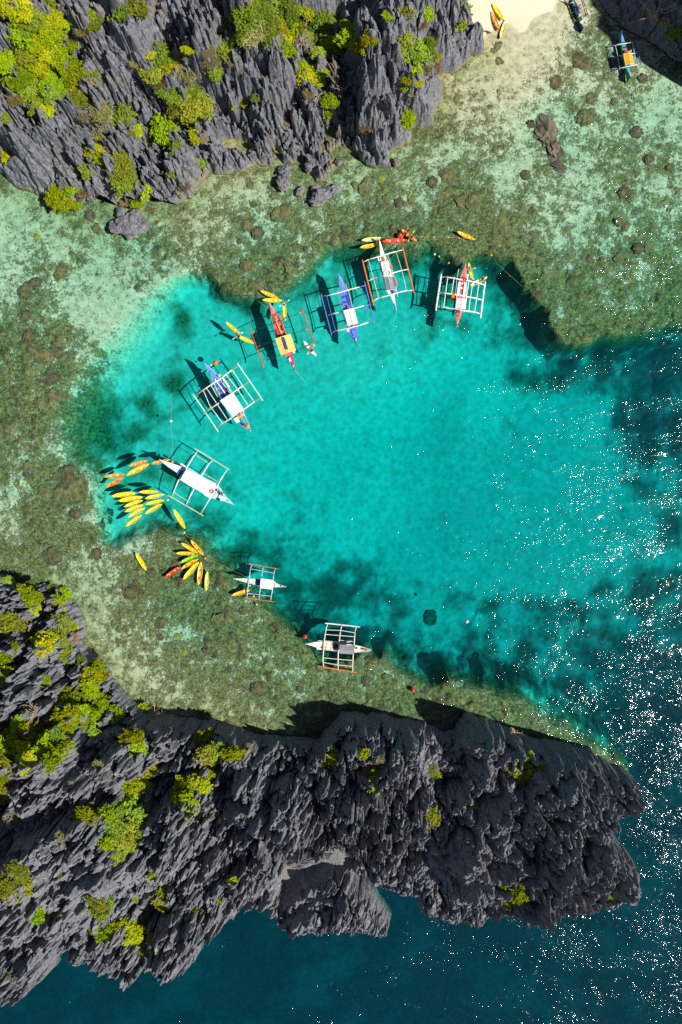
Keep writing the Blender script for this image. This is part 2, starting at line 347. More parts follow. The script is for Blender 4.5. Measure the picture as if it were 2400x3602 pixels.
def cliff(name, poly, ctrl, bbox, res, theta0, seed, mat, wide=1.4, holes=(), pits=(), a0=3.4, a1=3.0, a2=1.7, keep=-1.2):
    x0, y0, x1, y1 = bbox; xs = np.arange(x0, x1, res); ys = np.arange(y0, y1, res); X, Y = np.meshgrid(xs, ys)
    D = sdf_grid(poly, xs, ys)
    for hp in holes: D = np.minimum(D, -sdf_grid(hp, xs, ys))
    D = D + 0.5 * fbm(X * 0.5, Y * 0.5, seed + 3, 3)
    H0 = idw(ctrl, X, Y, 3.8, 1.5)
    big = fbm(X * 0.085, Y * 0.085, seed, 4)
    gul = 1 - np.abs(fbm(X * 0.11 + 5, Y * 0.075, seed + 5, 3)) * 2.2          # ridge lines
    th = theta0 + 0.85 * fbm(X * 0.05, Y * 0.05, seed + 7, 2)
    m = np.clip(D / 2.5, 0, 1)
    base = H0 * (1 - np.exp(-np.maximum(D, 0) / wide)) + (big * 3.0 + gul * 2.0 - 1.2) * m * np.clip(H0 / 7, 0.25, 1.3)
    wx = X + 0.3 * fbm(X * 0.7, Y * 0.7, seed + 9, 2); wy = Y + 0.3 * fbm(X * 0.7 + 31, Y * 0.7, seed + 9, 2)
    rough = np.clip(0.75 + 0.9 * fbm(X * 0.06 + 3, Y * 0.06, seed + 11, 2), 0.35, 1.35)
    k = np.clip(D / 0.9 + 0.35, 0, 1) * rough * np.clip(H0 / 5, 0.35, 1.15)
    s1 = shards(wx, wy, 1.6, a1, th, seed + 1, 1.0, 4.5, 0.4, 1.15); s2 = shards(wx, wy, 0.85, a2, th, seed + 8, 1.0, 5, 0.6, 1.1) + shards(X, Y, 0.47, a2 * 0.5, th, seed + 4, 1.0, 5, 0.8, 1.3) - 0.12 * a2
    s0 = shards(wx, wy, 6.5, a0, th, seed + 6, 0.5, 2.4, 0.6, 0.6) * np.clip(D / 3, 0, 1) * np.clip(H0 / 9, 0.2, 1.1)
    Z = base + s0 - 0.3 * a0 * np.clip(D / 3, 0, 1) * np.clip(H0 / 9, 0.2, 1.1) + k * (s1 - 0.35 * a1 + s2 - 0.25 * a2 + 0.12 * fbm(X * 2.1, Y * 2.1, seed + 2, 2))
    joint = np.clip(D / 1.5, 0, 1) * np.clip(H0 / 5, 0.3, 1.2) * np.clip(0.7 + 1.2 * fbm(X * 0.12, Y * 0.12, seed + 1, 2), 0.1, 1.3)
    Z = Z - joint * (1.7 * cracks(wx, wy, 2.6, theta0, seed + 10, 0.42) + 0.9 * cracks(wx, wy, 1.15, theta0 + 0.5, seed + 12, 0.26))
    for hp, dep in pits:
        f = sstep(sdf_grid(hp, xs, ys) + 0.4 * fbm(X * 0.6, Y * 0.6, 2, 3), -0.3, 1.0); Z = Z * (1 - f) + np.maximum(0.5 + 0.12 * (Z - dep), 0.35) * f
    Z = np.where(D < 0, np.maximum(D * 4.5, -6) + Z * np.clip(1 + D, 0, 1), Z)
    Zg = Z.copy()
    ok = Z > keep
    ok[:, 1:] |= ok[:, :-1].copy(); ok[1:, :] |= ok[:-1, :].copy()
    f = ok[:-1, :-1] & ok[1:, :-1] & ok[:-1, 1:] & ok[1:, 1:]
    idx = np.full(X.shape, -1); n = ok.sum(); idx[ok] = np.arange(n)
    q = np.stack([idx[:-1, :-1][f], idx[:-1, 1:][f], idx[1:, 1:][f], idx[1:, :-1][f]], 1)
    jx = 0.28 * res * (TAB[3][:1, :1] * 0 + fbm(X * 3.3, Y * 3.3, 4, 1)); co = np.stack([(X + jx)[ok], Y[ok], Z[ok]], 1)
    o = np_mesh(name, co, q, mat); o['kind'] = 'structure'
    GROUNDS.append((Zg, x0, y0, res)); return o
def ground(X, Y):
    X = np.asarray(X, float); Y = np.asarray(Y, float); g = np.full(X.shape, -50.0)
    for Z, x0, y0, st in GROUNDS:
        ins = (X >= x0) & (X < x0 + st * (Z.shape[1] - 1)) & (Y >= y0) & (Y < y0 + st * (Z.shape[0] - 1))
        g = np.where(ins, np.maximum(g, bil(Z, x0, y0, st, X, Y)), g)
    return g
def surf_at(px, py):
    hs = np.arange(36, -0.05, -0.08); k = M_PX * (1 - hs / CAM_H); X = (px - 1200) * k; Y = (1801 - py) * k
    hit = np.nonzero(ground(X, Y) >= hs)[0]
    h = hs[hit[0]] if len(hit) else 0.0
    return Vector(W(px, py, float(h)))
w2 = lambda pts, h=0: [W(x, y, h)[:2] for x, y in pts]
wc = lambda pts: [(*W(x, y, h)[:2], h) for x, y, h in pts]

top_poly = w2([(-700, 560), (-200, 590), (0, 602), (66, 658), (128, 679), (168, 684), (255, 750), (311, 760), (398, 760), (412, 728), (510, 755), (602, 745), (638, 714), (663, 699), (684, 663),
    (714, 638), (740, 600), (765, 607), (800, 612), (851, 602), (902, 577), (948, 587), (968, 560), (1024, 582), (1045, 562), (1080, 590), (1116, 633), (1147, 633), (1178, 577), (1162, 531), (1223, 510),
    (1259, 541), (1290, 577), (1336, 587), (1377, 587), (1361, 536), (1438, 500), (1453, 454), (1530, 449), (1530, 388), (1560, 306), (1535, 262), (1600, 255), (1641, 219), (1651, 194), (1697, 189),
    (1702, 148), (1687, 117), (1666, 97), (1656, 41), (1651, 0), (1640, -90), (1700, -260), (1700, -700), (-700, -700)])
top_ctrl = wc([(100, 100, 17), (300, 50, 16), (250, 300, 11), (100, 480, 8), (300, 500, 6), (300, 680, 4), (180, 630, 4), (40, 600, 4), (600, 200, 12), (600, 450, 7), (550, 620, 5), (800, 100, 14), (750, 400, 7),
    (900, 450, 5), (1000, 500, 3.5), (950, 250, 9), (1090, 120, 4), (1180, 60, 4), (1130, 300, 3.5), (1200, 180, 3), (1225, 260, 3), (1230, 330, 2.5), (1235, 400, 2.5), (1240, 60, 6), (1325, 60, 16), (1380, 100, 14), (1300, 130, 15), (1280, -40, 17), (1370, 300, 12), (1310, 200, 15), (1305, 270, 12), (1310, 360, 9), (1500, 350, 7), (1450, 200, 10), (1600, 100, 9), (1660, 150, 6),
    (1260, 480, 4), (1150, 560, 3.5), (1330, 540, 4), (700, 0, 17), (1150, -100, 12), (0, 300, 12), (-100, 100, 20), (1550, 430, 4), (1450, -100, 16), (400, -150, 22), (1080, 540, 3.5), (450, 380, 9), (870, 480, 2.5), (870, 560, 3)])
pool = w2([(785, 505), (800, 490), (855, 492), (880, 515), (872, 532), (835, 528), (800, 520)])
cliff('cliff', top_poly, top_ctrl, (-78, 54, 29, 100), 0.14, math.radians(118), 1, MAT['rock_n'], 1.6, [pool])

bn = [(-800, 1960), (-300, 2000), (0, 2018), (66, 2049), (138, 2054), (199, 2059), (240, 2085), (255, 2120), (286, 2156), (301, 2197), (296, 2238), (311, 2279), (357, 2314), (378, 2365), (408, 2405), (444, 2446), (464, 2466),
    (520, 2500), (587, 2512), (740, 2530), (800, 2550), (902, 2584), (1045, 2592), (1126, 2594), (1180, 2530), (1203, 2500), (1351, 2514), (1480, 2540), (1560, 2580), (1600, 2560), (1640, 2500), (1702, 2524), (1779, 2555), (1850, 2586), (1957, 2611), (2069, 2637),
    (2110, 2675), (2176, 2698), (2233, 2739)]
bs5 = [(2258, 2823), (2212, 2854), (2125, 2890), (2187, 2976), (2238, 3048), (2222, 3135), (2192, 3160), (2140, 3201), (2074, 3196), (2008, 3201), (1957, 3165), (1890, 3180), (1855, 3155), (1773, 3211), (1692, 3252), (1600, 3262), (1560, 3247), (1484, 3216), (1453, 3155)]
bin_ = [(1340, 3120), (1290, 3085), (1234, 3050), (1190, 3040)]
bl = [(1208, 3058), (1290, 3130), (1345, 3200), (1378, 3267), (1351, 3308), (1259, 3293), (1178, 3272), (1081, 3293), (989, 3288), (943, 3206), (892, 3191), (831, 3181), (820, 3247), (800, 3252),
    (755, 3262), (735, 3283), (694, 3334), (689, 3380), (653, 3415), (541, 3436), (546, 3395), (459, 3456), (444, 3492), (423, 3451), (393, 3415), (337, 3395), (332, 3349), (209, 3344), (189, 3395), (168, 3436), (122, 3466), (20, 3512), (0, 3461), (-120, 3450), (-800, 3500)]
bot_poly = w2(bn) + w2(bs5, 2.5) + w2(bin_, 0.5) + w2(bl, 2.5)
bot_ctrl = wc([(60, 2200, 5), (200, 2200, 4), (250, 2320, 3.5), (100, 2500, 10), (330, 2420, 5), (420, 2500, 4), (100, 2700, 15), (400, 2700, 13), (600, 2620, 9), (650, 2900, 13), (300, 3000, 15), (100, 3100, 15), (600, 3250, 8), (350, 3250, 10), (100, 3350, 9), (700, 2560, 6), (900, 2650, 8), (850, 2800, 11), (1000, 2950, 13), (1100, 2700, 10), (1300, 2560, 9.5), (1250, 2680, 9),
    (1400, 2560, 9), (1400, 2850, 11), (1500, 2980, 6), (1560, 2880, 6), (1450, 3080, 5), (1650, 2560, 9), (1600, 2700, 7), (1700, 2850, 12), (1800, 2700, 11), (1850, 2900, 13), (2000, 2800, 12), (2150, 2780, 8), (2200, 2830, 6), (1900, 3050, 13), (1720, 3080, 12), (1700, 3200, 7), (2100, 3050, 10), (2050, 3150, 7),
    (1085, 3120, 8), (1130, 3130, 8.5), (1180, 3165, 8), (1250, 3205, 6.5), (1320, 3245, 4.5), (1150, 3235, 6.5), (1060, 3220, 6), (1080, 3170, 7), (990, 3200, 5), (1000, 3090, 1), (1050, 3075, 0.5), (1100, 3055, 0.6), (1000, 3140, 1.5), (1150, 3035, 0.6), (1190, 3020, 1), (1080, 3010, 8), (960, 3050, 9), (850, 3050, 10), (850, 3150, 6), (450, 3400, 6), (-300, 2700, 18), (-300, 3200, 16), (1300, 3000, 8), (1200, 2900, 12), (560, 2740, 6)])
hollow = w2([(960, 3000), (1000, 2975), (1090, 2958), (1190, 2955), (1235, 3000), (1245, 3035), (1200, 3050), (1130, 3060), (1070, 3090), (1025, 3145), (985, 3150)])
cliff('cliff', bot_poly, bot_ctrl, (-78, -86, 54, -8), 0.14, math.radians(52), 4, MAT['rock_s'], 0.9, pits=[(hollow, 6)], a0=3.2, a1=3.4, a2=1.8)

rt_poly = w2([(2080, -700), (2090, -120), (2105, 0), (2150, 60), (2200, 100), (2290, 145), (2400, 225), (2440, 270), (2470, 335), (2600, 375), (2800, 400), (3300, 420), (3300, -700)])
rt_ctrl = [(*W(x, y)[:2], h) for x, y, h in [(2130, 0, 2), (2200, 50, 3), (2260, 60, 4), (2330, 90, 5), (2380, 180, 3.5), (2440, 230, 8), (2490, 260, 24), (2510, 305, 28), (2600, 330, 36), (2700, 330, 40), (2560, 150, 34), (2460, 60, 22), (2480, -100, 28), (2600, -300, 30), (2300, -200, 12), (2800, 0, 34), (2900, 300, 28), (2150, -300, 6)]]
cliff('cliff', rt_poly, rt_ctrl, (42, 68, 104, 122), 0.24, math.radians(130), 7, MAT['rock_s'], 1.6)

# ------------------------------------------------------------------ seabed, beach, water
O = 1.5306
def o2(pts): return [W(x * O, y * O)[:2] for x, y in pts]
def oc(pts): return [(*W(x * O, y * O)[:2], h) for x, y, h in pts]
deep_poly = o2([(520, 662), (545, 670), (600, 674), (640, 662), (665, 642), (703, 612), (713, 582), (740, 560), (790, 545), (830, 548), (860, 560), (900, 562), (950, 566), (990, 545), (1020, 560), (1062, 592), (1092, 566), (1130, 574), (1180, 590), (1198, 615), (1212, 660), (1248, 700), (1280, 755), (1310, 787), (1350, 785),
    (1400, 762), (1450, 757), (1500, 747), (1568, 737), (1640, 730), (2600, 700), (2600, 3600), (-1200, 3600), (-1200, 2050), (0, 2000), (400, 1900), (900, 1850), (1380, 1830), (1440, 1790), (1385, 1735), (1300, 1688), (1200, 1628), (1110, 1590), (1040, 1578), (1000, 1600), (960, 1575), (910, 1540), (880, 1518),
    (820, 1520), (740, 1532), (690, 1482), (640, 1432), (610, 1400), (560, 1372), (520, 1340), (480, 1300), (450, 1262), (400, 1245), (350, 1235), (310, 1245), (260, 1265), (228, 1260), (215, 1210), (195, 1150), (188, 1110), (135, 1080), (118, 1020), (112, 960), (125, 900), (165, 830), (225, 755), (290, 690), (345, 645), (400, 622), (440, 612), (480, 627)])
deep_ctrl = oc([(420, 720, 3.3), (330, 780, 3.0), (250, 850, 2.8), (600, 900, 4.0), (600, 780, 2.9), (800, 800, 3.1), (760, 640, 2.8), (1000, 720, 3.2), (1150, 700, 3.6), (700, 720, 2.8), (900, 780, 3.2), (1100, 900, 5.4), (800, 1100, 5.7), (1000, 1200, 9.0), (1200, 1000, 8.4), (1000, 1000, 8.0), (1400, 900, 7.5), (1550, 830, 11), (1550, 960, 12), (1560, 1150, 10), (1480, 1230, 7.5), (1560, 1300, 8.5), (1350, 1250, 8.2), (1200, 1400, 9.0), (900, 1350, 8.2), (700, 1250, 5.4),
    (500, 1150, 4.2), (350, 1100, 3.0), (250, 960, 3.6), (260, 1180, 2.2), (400, 1200, 3.4), (1480, 1420, 9), (1550, 1500, 11.5), (1300, 1580, 9.5), (1000, 1500, 7.0), (1550, 1750, 16), (1500, 2050, 22), (1300, 2150, 22), (1000, 2200, 22), (700, 2200, 20), (500, 2250, 22), (300, 2200, 20), (100, 2330, 22), (850, 2110, 11), (480, 2100, 14), (1480, 1850, 13), (1900, 1200, 18), (1900, 2200, 24), (500, 3000, 26), (1000, 2600, 26)])
shal_ctrl = oc([(100, 520, 0.9), (300, 580, 1.1), (450, 480, 0.5), (600, 560, 1.0), (700, 480, 0.7), (900, 450, 0.7), (900, 520, 1.1), (1100, 400, 0.7), (1100, 150, 0.25), (1160, 60, 0.1), (1250, 60, 0.15), (1120, 20, -0.6), (1160, -40, -1.2), (1230, -30, -0.5), (1300, 0, 0.2), (1300, 300, 0.9), (1500, 300, 0.9), (1450, 600, 1.1), (1300, 720, 1.2), (1560, 700, 1.5),
    (100, 750, 0.9), (60, 950, 0.8), (120, 1150, 0.85), (60, 1250, 0.7), (200, 1330, 0.6), (240, 1480, 0.5), (300, 1560, 0.4), (500, 1640, 0.4), (450, 1400, 1.1), (600, 1530, 0.9), (800, 1570, 0.9), (1100, 1610, 1.0), (1250, 1680, 1.1), (-200, 900, 1.2), (1380, 100, 0.6), (-300, 560, 0.6), (1080, 5, -0.7), (1090, -60, -1.6), (1280, -80, -1.0), (540, 330, 0.1), (1140, 90, 0.12)])
width_ctrl = oc([(300, 700, 9), (170, 900, 10), (140, 1050, 8), (230, 780, 11), (215, 1210, 3), (400, 1240, 5), (600, 660, 2.0), (720, 570, 2.5), (1000, 560, 3), (1200, 640, 2), (1310, 785, 2.2), (1500, 745, 4), (1300, 1690, 7), (1000, 1590, 5), (700, 1480, 4), (500, 1320, 5), (850, 1520, 5), (430, 612, 2.5), (800, 1850, 3)])
reef_ctrl = oc([(60, 520, 0.30), (200, 560, 0.33), (330, 590, 0.5), (420, 500, 0.36), (520, 620, 0.72), (640, 620, 0.78), (600, 540, 0.5), (600, 450, 0.42), (700, 480, 0.42), (820, 450, 0.5), (800, 520, 0.66), (900, 500, 0.66), (960, 420, 0.46), (1050, 500, 0.72), (1000, 560, 0.8), (1130, 540, 0.75), (1060, 300, 0.52), (1030, 170, 0.5), (1130, 90, 0.03), (1180, 40, 0.0), (1120, 0, 0.0), (1220, 90, 0.12), (1250, 250, 0.32), (1180, 380, 0.38),
    (1300, 150, 0.45), (1400, 200, 0.42), (1500, 250, 0.44), (1350, 400, 0.38), (1480, 480, 0.42), (1300, 540, 0.5), (1450, 650, 0.54), (1300, 720, 0.66), (1250, 640, 0.78), (1540, 680, 0.66), (1400, 120, 0.55), (30, 640, 0.42), (100, 720, 0.5), (180, 650, 0.3), (230, 720, 0.22), (60, 800, 0.72), (110, 880, 0.66), (50, 950, 0.75), (110, 1010, 0.6), (60, 1080, 0.70), (150, 1130, 0.82), (60, 1180, 0.72), (30, 1130, 0.45), (180, 1230, 0.75), (60, 1270, 0.62),
    (200, 1350, 0.34), (230, 1420, 0.28), (260, 1500, 0.42), (300, 1570, 0.42), (330, 1330, 0.75), (400, 1290, 0.8), (300, 1400, 0.58), (420, 1400, 0.6), (350, 1480, 0.62), (520, 1450, 0.68), (450, 1550, 0.60), (600, 1480, 0.68), (700, 1550, 0.7), (600, 1600, 0.62), (820, 1570, 0.74), (900, 1580, 0.72), (480, 1640, 0.52), (1100, 1610, 0.72), (1250, 1680, 0.72), (1350, 1730, 0.75),
    (330, 780, 0.10), (430, 660, 0.08), (280, 860, 0.36), (250, 950, 0.85), (190, 1010, 0.9), (330, 930, 0.7), (280, 1000, 0.8), (210, 930, 0.8), (400, 730, 0.6), (360, 860, 0.75), (420, 1000, 0.25), (300, 1060, 0.5), (260, 1110, 0.34), (270, 1210, 0.08), (230, 1180, 0.1), (400, 1130, 0.45), (420, 1190, 0.75), (500, 1230, 0.75), (560, 1300, 0.8), (650, 1370, 0.85), (760, 1400, 0.85), (580, 1230, 0.55), (680, 1300, 0.6), (850, 1400, 0.7), (800, 1370, 0.75), (930, 1440, 0.6), (600, 1180, 0.12), (550, 1040, 0.12), (500, 800, 0.12),
    (700, 900, 0.05), (660, 720, 0.2), (820, 740, 0.1), (800, 600, 0.45), (930, 640, 0.3), (870, 600, 0.5), (1060, 610, 0.7), (1130, 610, 0.85), (960, 600, 0.75), (830, 575, 0.75), (740, 600, 0.7), (1150, 660, 0.5), (1100, 850, 0.02), (900, 1000, 0.0), (1000, 1250, 0.04), (800, 1200, 0.06), (1000, 1100, 0.0), (1100, 1250, 0.05), (750, 1080, 0.0), (1000, 1420, 0.32), (1240, 770, 0.8), (1330, 830, 0.8), (1200, 690, 0.8), (1430, 800, 0.8), (1540, 850, 0.9), (1540, 960, 0.95), (1560, 1060, 0.7), (1400, 960, 0.15), (1300, 1000, 0.02), (1400, 1150, 0.08), (1540, 1220, 0.6),
    (1250, 1300, 0.05), (1360, 1330, 0.2), (1450, 1400, 0.62), (1540, 1380, 0.8), (1300, 1500, 0.75), (1130, 1480, 0.7), (1000, 1530, 0.85), (1380, 1450, 0.65), (1060, 1490, 0.6), (880, 1480, 0.66), (1200, 1590, 0.8), (1400, 1620, 0.85), (1540, 1600, 0.95), (1500, 1800, 0.85), (1300, 2150, 0.85), (900, 2200, 0.8), (500, 2250, 0.8), (150, 2250, 0.9), (100, 2330, 0.95), (700, 2080, 0.6), (1550, 2300, 0.95), (780, 2000, 0.4), (1500, 1950, 0.8), (1900, 2000, 0.9), (1900, 1000, 0.9)])
def axis(a, b, st, far):
    core = np.arange(a, b + st / 2, st); k = 1.35 ** np.arange(1, 40) * st; k = np.cumsum(k); k = k[k < far]
    return np.concatenate([a - k[::-1], core, b + k])
sx = axis(-66, 66, 0.22, 420); sy = axis(-96, 96, 0.22, 420)
X, Y = np.meshgrid(sx, sy)
cxs = np.arange(-560, 560, 1.0); CX, CY = np.meshgrid(cxs, cxs)
D = bil(sdf(deep_poly, CX, CY), cxs[0], cxs[0], 1.0, X, Y)
D = D + 1.1 * fbm(X * 0.22, Y * 0.22, 2, 4, 0.6)
wid = idw(width_ctrl, X, Y, 3, 3)
dz = 1.22 * idw(deep_ctrl, X, Y, 2.6, 5); sz = idw(shal_ctrl, X, Y, 3, 2); sz = np.where(sz > 0, sz * 0.72, sz)
reef = idw(reef_ctrl, X, Y, 3.4, 1.5)
edge = np.exp(-((D - 0.9) / 2.0) ** 2) * (wid < 4.5)
reef = np.clip(reef * 0.96 - 0.02 + 0.18 * edge + (0.10 * fbm(X * 0.1, Y * 0.1, 6, 4) + 0.24 * fbm(X * 0.28, Y * 0.28, 3, 3) * (sz > 0.15)) * (1 - 0.8 * sstep(D, 2, 6)) + 0.06 * (D < 0) * (sz > 0.2), 0, 1)
def colonies(s, seed, dens):
    gi = np.floor(X / s).astype(np.int64); gj = np.floor(Y / s).astype(np.int64); best = np.zeros(X.shape); tone = np.zeros(X.shape)
    for di in (-1, 0, 1):
        for dj in (-1, 0, 1):
            a = (gi + di) & 255; b = (gj + dj) & 255; T = TAB
            cx = (gi + di + T[seed, a, b]) * s; cy_ = (gj + dj + T[seed + 1, a, b]) * s; r = s * (0.22 + 0.38 * T[seed + 2, a, b] ** 2)
            an = np.arctan2(Y - cy_, X - cx); r = r * (1 + 0.22 * np.sin(an * 3 + a) + 0.14 * np.sin(an * 5 + b))
            d2 = ((X - cx) ** 2 + (Y - cy_) ** 2) / (r * r); h = np.where(T[seed + 3, a, b] < dens, np.sqrt(np.maximum(0, 1 - d2)) * np.minimum(r, 0.9), 0)
            up = h > best; tone = np.where(up, T[seed + 4, a, b], tone); best = np.where(up, h, best)
    return best, tone
h1, t1 = colonies(2.6, 1, sstep(reef, 0.42, 0.95) * 0.42); h2, t2 = colonies(1.15, 6, sstep(reef, 0.3, 0.9) * 0.45)
tone = np.where(h1 > h2, t1, t2); hc = np.maximum(h1, h2 * 0.8); colony = sstep(hc, 0.03, 0.22) * (1 - 0.9 * sstep(sz + (dz - sz) * sstep(D, 0, wid), 1.8, 3.2))
shore = np.zeros(X.shape)
for pl in (top_poly, bot_poly): shore = np.maximum(shore, np.exp(-np.maximum(-bil(sdf(pl, CX, CY), cxs[0], cxs[0], 1.0, X, Y) + 1.5 * fbm(X * 0.2, Y * 0.2, 4, 3), 0) / 4.0)); shore *= (D < 1)
lump = np.maximum(fbm(X * 0.55, Y * 0.55, 8, 3), -0.1)
Z = -(sz + (dz - sz) * sstep(D, 0, wid)) + reef * (0.55 * lump + 0.16 * fbm(X * 1.3, Y * 1.3, 9, 2)) * np.clip(sz, 0.05, 1) + hc * 0.5 * np.clip((sz - 0.15) * 1.6, 0, 1)
Z = np.where((sz < 0.15) & (D < 0), -sz + 0.05 * fbm(X * 0.3, Y * 0.3, 5, 3), np.where(D < 0, np.minimum(Z, -0.12), Z))
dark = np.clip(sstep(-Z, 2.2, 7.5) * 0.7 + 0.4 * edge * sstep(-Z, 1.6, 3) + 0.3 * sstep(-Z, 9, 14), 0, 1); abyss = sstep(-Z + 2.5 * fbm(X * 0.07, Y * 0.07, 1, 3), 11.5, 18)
dry = sstep(Z, -0.10, 0.06)
n0, n1 = X.shape; idx = np.arange(X.size).reshape(X.shape)
quads = np.stack([idx[:-1, :-1], idx[:-1, 1:], idx[1:, 1:], idx[1:, :-1]], -1).reshape(-1, 4)
co = np.stack([X, Y, Z], -1).reshape(-1, 3)
beach_f = (Z.reshape(-1)[quads].mean(1) > 0.0) & (co[quads[:, 0], 1] > 60)
def sheet(name, sel, kind='structure'):
    q = quads[sel]; u, inv = np.unique(q, return_inverse=True)
    o = np_mesh(name, co[u], inv.reshape(-1, 4), MAT['seabed'], smooth=True); o['kind'] = kind
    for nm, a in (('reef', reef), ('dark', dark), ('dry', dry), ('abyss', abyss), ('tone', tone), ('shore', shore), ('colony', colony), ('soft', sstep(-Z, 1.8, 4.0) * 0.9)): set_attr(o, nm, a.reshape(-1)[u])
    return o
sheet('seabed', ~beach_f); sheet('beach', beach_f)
SEA = (sx, sy, Z)
def sea_z(x, y):
    i = int(np.clip(np.searchsorted(sx, x), 1, len(sx) - 1)); j = int(np.clip(np.searchsorted(sy, y), 1, len(sy) - 1))
    return float(Z[j, i])
# water body
wxs = axis(-70, 70, 2.0, 380); wys = axis(-100, 100, 2.0, 380); WX, WY = np.meshgrid(wxs, wys); ni = WX.shape
wi = np.arange(WX.size).reshape(ni); NB = WX.size
topq = np.stack([wi[:-1, :-1], wi[:-1, 1:], wi[1:, 1:], wi[1:, :-1]], -1).reshape(-1, 4)
botq = topq[:, ::-1] + NB
def strip(line): return np.stack([line[:-1], line[:-1] + NB, line[1:] + NB, line[1:]], 1)
sides = np.concatenate([strip(wi[0])[:, :], strip(wi[-1])[:, ::-1], strip(wi[:, 0])[:, ::-1], strip(wi[:, -1])])
wco = np.concatenate([np.stack([WX.ravel(), WY.ravel(), np.zeros(NB)], 1), np.stack([WX.ravel(), WY.ravel(), np.full(NB, -40.0)], 1)])
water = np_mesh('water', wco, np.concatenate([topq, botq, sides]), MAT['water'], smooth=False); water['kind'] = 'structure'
ch_ctrl = oc([(700, 900, 0.62), (300, 900, 0.6), (1100, 700, 0.85), (1500, 500, 0.95), (1300, 250, 0.8), (1100, 100, 0.5), (1500, 1000, 1.1), (1350, 1000, 1.0), (1250, 800, 0.98), (1350, 1250, 0.95), (1200, 1200, 0.8), (1500, 1500, 0.95), (1000, 1400, 0.62), (1500, 1900, 1.05), (1200, 2200, 1.15), (500, 2250, 1.2), (100, 2300, 1.15), (900, 2150, 1.25), (500, 1450, 0.5)])
chv = idw(ch_ctrl, WX, WY, 2.5, 6).ravel(); set_attr(water, 'chop', np.concatenate([chv, chv]))

# ------------------------------------------------------------------ plants
def crown_mesh(name, seed, leaf, nl, rad_clump):
    """leaf-sized faces gathered in clumps through a domed crown about 1 m in radius"""
    g = np.random.default_rng(seed); cl = []
    nc = int(nl / 26)
    for i in range(nc):
        a = g.random() * 2 * math.pi; r = math.sqrt(g.random()) * (0.88 + 0.2 * math.sin(a * 3 + seed) + 0.12 * math.sin(a * 7 + seed * 2)); z = (0.15 + 0.75 * g.random()) * max(0.12, 1 - 0.75 * r * r)
        cl.append((r * math.cos(a), r * math.sin(a), z * 0.9 + 0.15 * g.random()))
    cl = np.array(cl); ci = g.integers(0, nc, nl)
    c = cl[ci] + g.normal(0, 1, (nl, 3)) * rad_clump * np.array([1, 1, 0.7])
    nrm = g.normal(0, 0.55, (nl, 3)) + np.array([0, 0, 0.9]); nrm /= np.linalg.norm(nrm, axis=1)[:, None]
    t = g.normal(0, 1, (nl, 3)); t -= (t * nrm).sum(1)[:, None] * nrm; t /= np.linalg.norm(t, axis=1)[:, None]; b = np.cross(nrm, t)
    sz = leaf * (0.6 + 0.8 * g.random(nl))[:, None]
    co = np.stack([c - t * sz, c - b * sz * 0.5, c + t * sz, c + b * sz * 0.5], 1).reshape(-1, 3)
    q = np.arange(nl * 4).reshape(-1, 4)
    return co, q, np.repeat(g.random(nc)[ci] * 0.7 + 0.3 * g.random(nl), 4)
def straw_mesh(seed, n):
    g = np.random.default_rng(seed); a = g.random(n) * 6.283; r = np.sqrt(g.random(n)) * 0.9
    p = np.stack([r * np.cos(a), r * np.sin(a), 0.05 + 0.2 * g.random(n)], 1)
    d = g.normal(0, 1, (n, 3)) * np.array([1, 1, 0.45]) + np.array([0, 0, 0.35]); d /= np.linalg.norm(d, axis=1)[:, None]
    L = (0.2 + 0.35 * g.random(n))[:, None]; b = np.cross(d, g.normal(0, 1, (n, 3))); b /= np.linalg.norm(b, axis=1)[:, None]; w = 0.028
    co = np.stack([p - b * w, p + b * w, p + d * L + b * w * 0.5, p + d * L - b * w * 0.5], 1).reshape(-1, 3)
    return co, np.arange(n * 4).reshape(-1, 4), np.repeat(g.random(n), 4)
def stem_mb(seed):
    g = random.Random(seed); m = MB()
    m.tube([(0, 0, -0.5), (0.03, 0.02, -0.05), (0.02, 0.05, 0.3)], [0.07, 0.055, 0.035], 6)
    for i in range(5):
        a = i * 1.26 + g.random(); r = 0.5 + 0.3 * g.random()
        m.tube([(0.02, 0.02, -0.05 + 0.05 * i), (0.45 * r * math.cos(a), 0.45 * r * math.sin(a), 0.2), (r * math.cos(a), r * math.sin(a), 0.3)], [0.04, 0.028, 0.012], 5)
    return m
PLANT = {}
def plant_proto(size, var, dry):
    key = (size, var, dry)
    if key in PLANT: return PLANT[key]
    r = {0: 0.75, 1: 1.3, 2: 2.2}[size]
    if dry: co, q, lv = straw_mesh(50 + var + size * 7, {0: 260, 1: 560, 2: 900}[size])
    else: co, q, lv = crown_mesh('crown', 10 + var + size * 7, 0.23 / r, {0: 420, 1: 950, 2: 2200}[size], 0.17 / r + 0.02)
    cr = np_mesh('crown', co, q, MAT['leaf_bright']); set_attr(cr, 'leaf', lv); st = stem_mb(var + size).build('stem', MAT['stem'])
    PLANT[key] = (cr.data, st.data); bpy.data.objects.remove(cr); bpy.data.objects.remove(st)
    return PLANT[key]
C1 = lambda z: (z[0] / 1.96, z[1] / 1.96); C2 = lambda z: (800 + z[0] / 1.96, z[1] / 1.96); C3 = lambda z: (1600 + z[0] / 1.96, z[1] / 1.96)
C4 = lambda z: (z[0] / 1.96, 1600 + z[1] / 1.96); C5 = lambda z: (z[0] / 1.96, 2400 + z[1] / 1.96); C6 = lambda z: (800 + z[0] / 1.96, 2400 + z[1] / 1.96); C7 = lambda z: (1600 + z[0] / 1.96, 2400 + z[1] / 1.96)
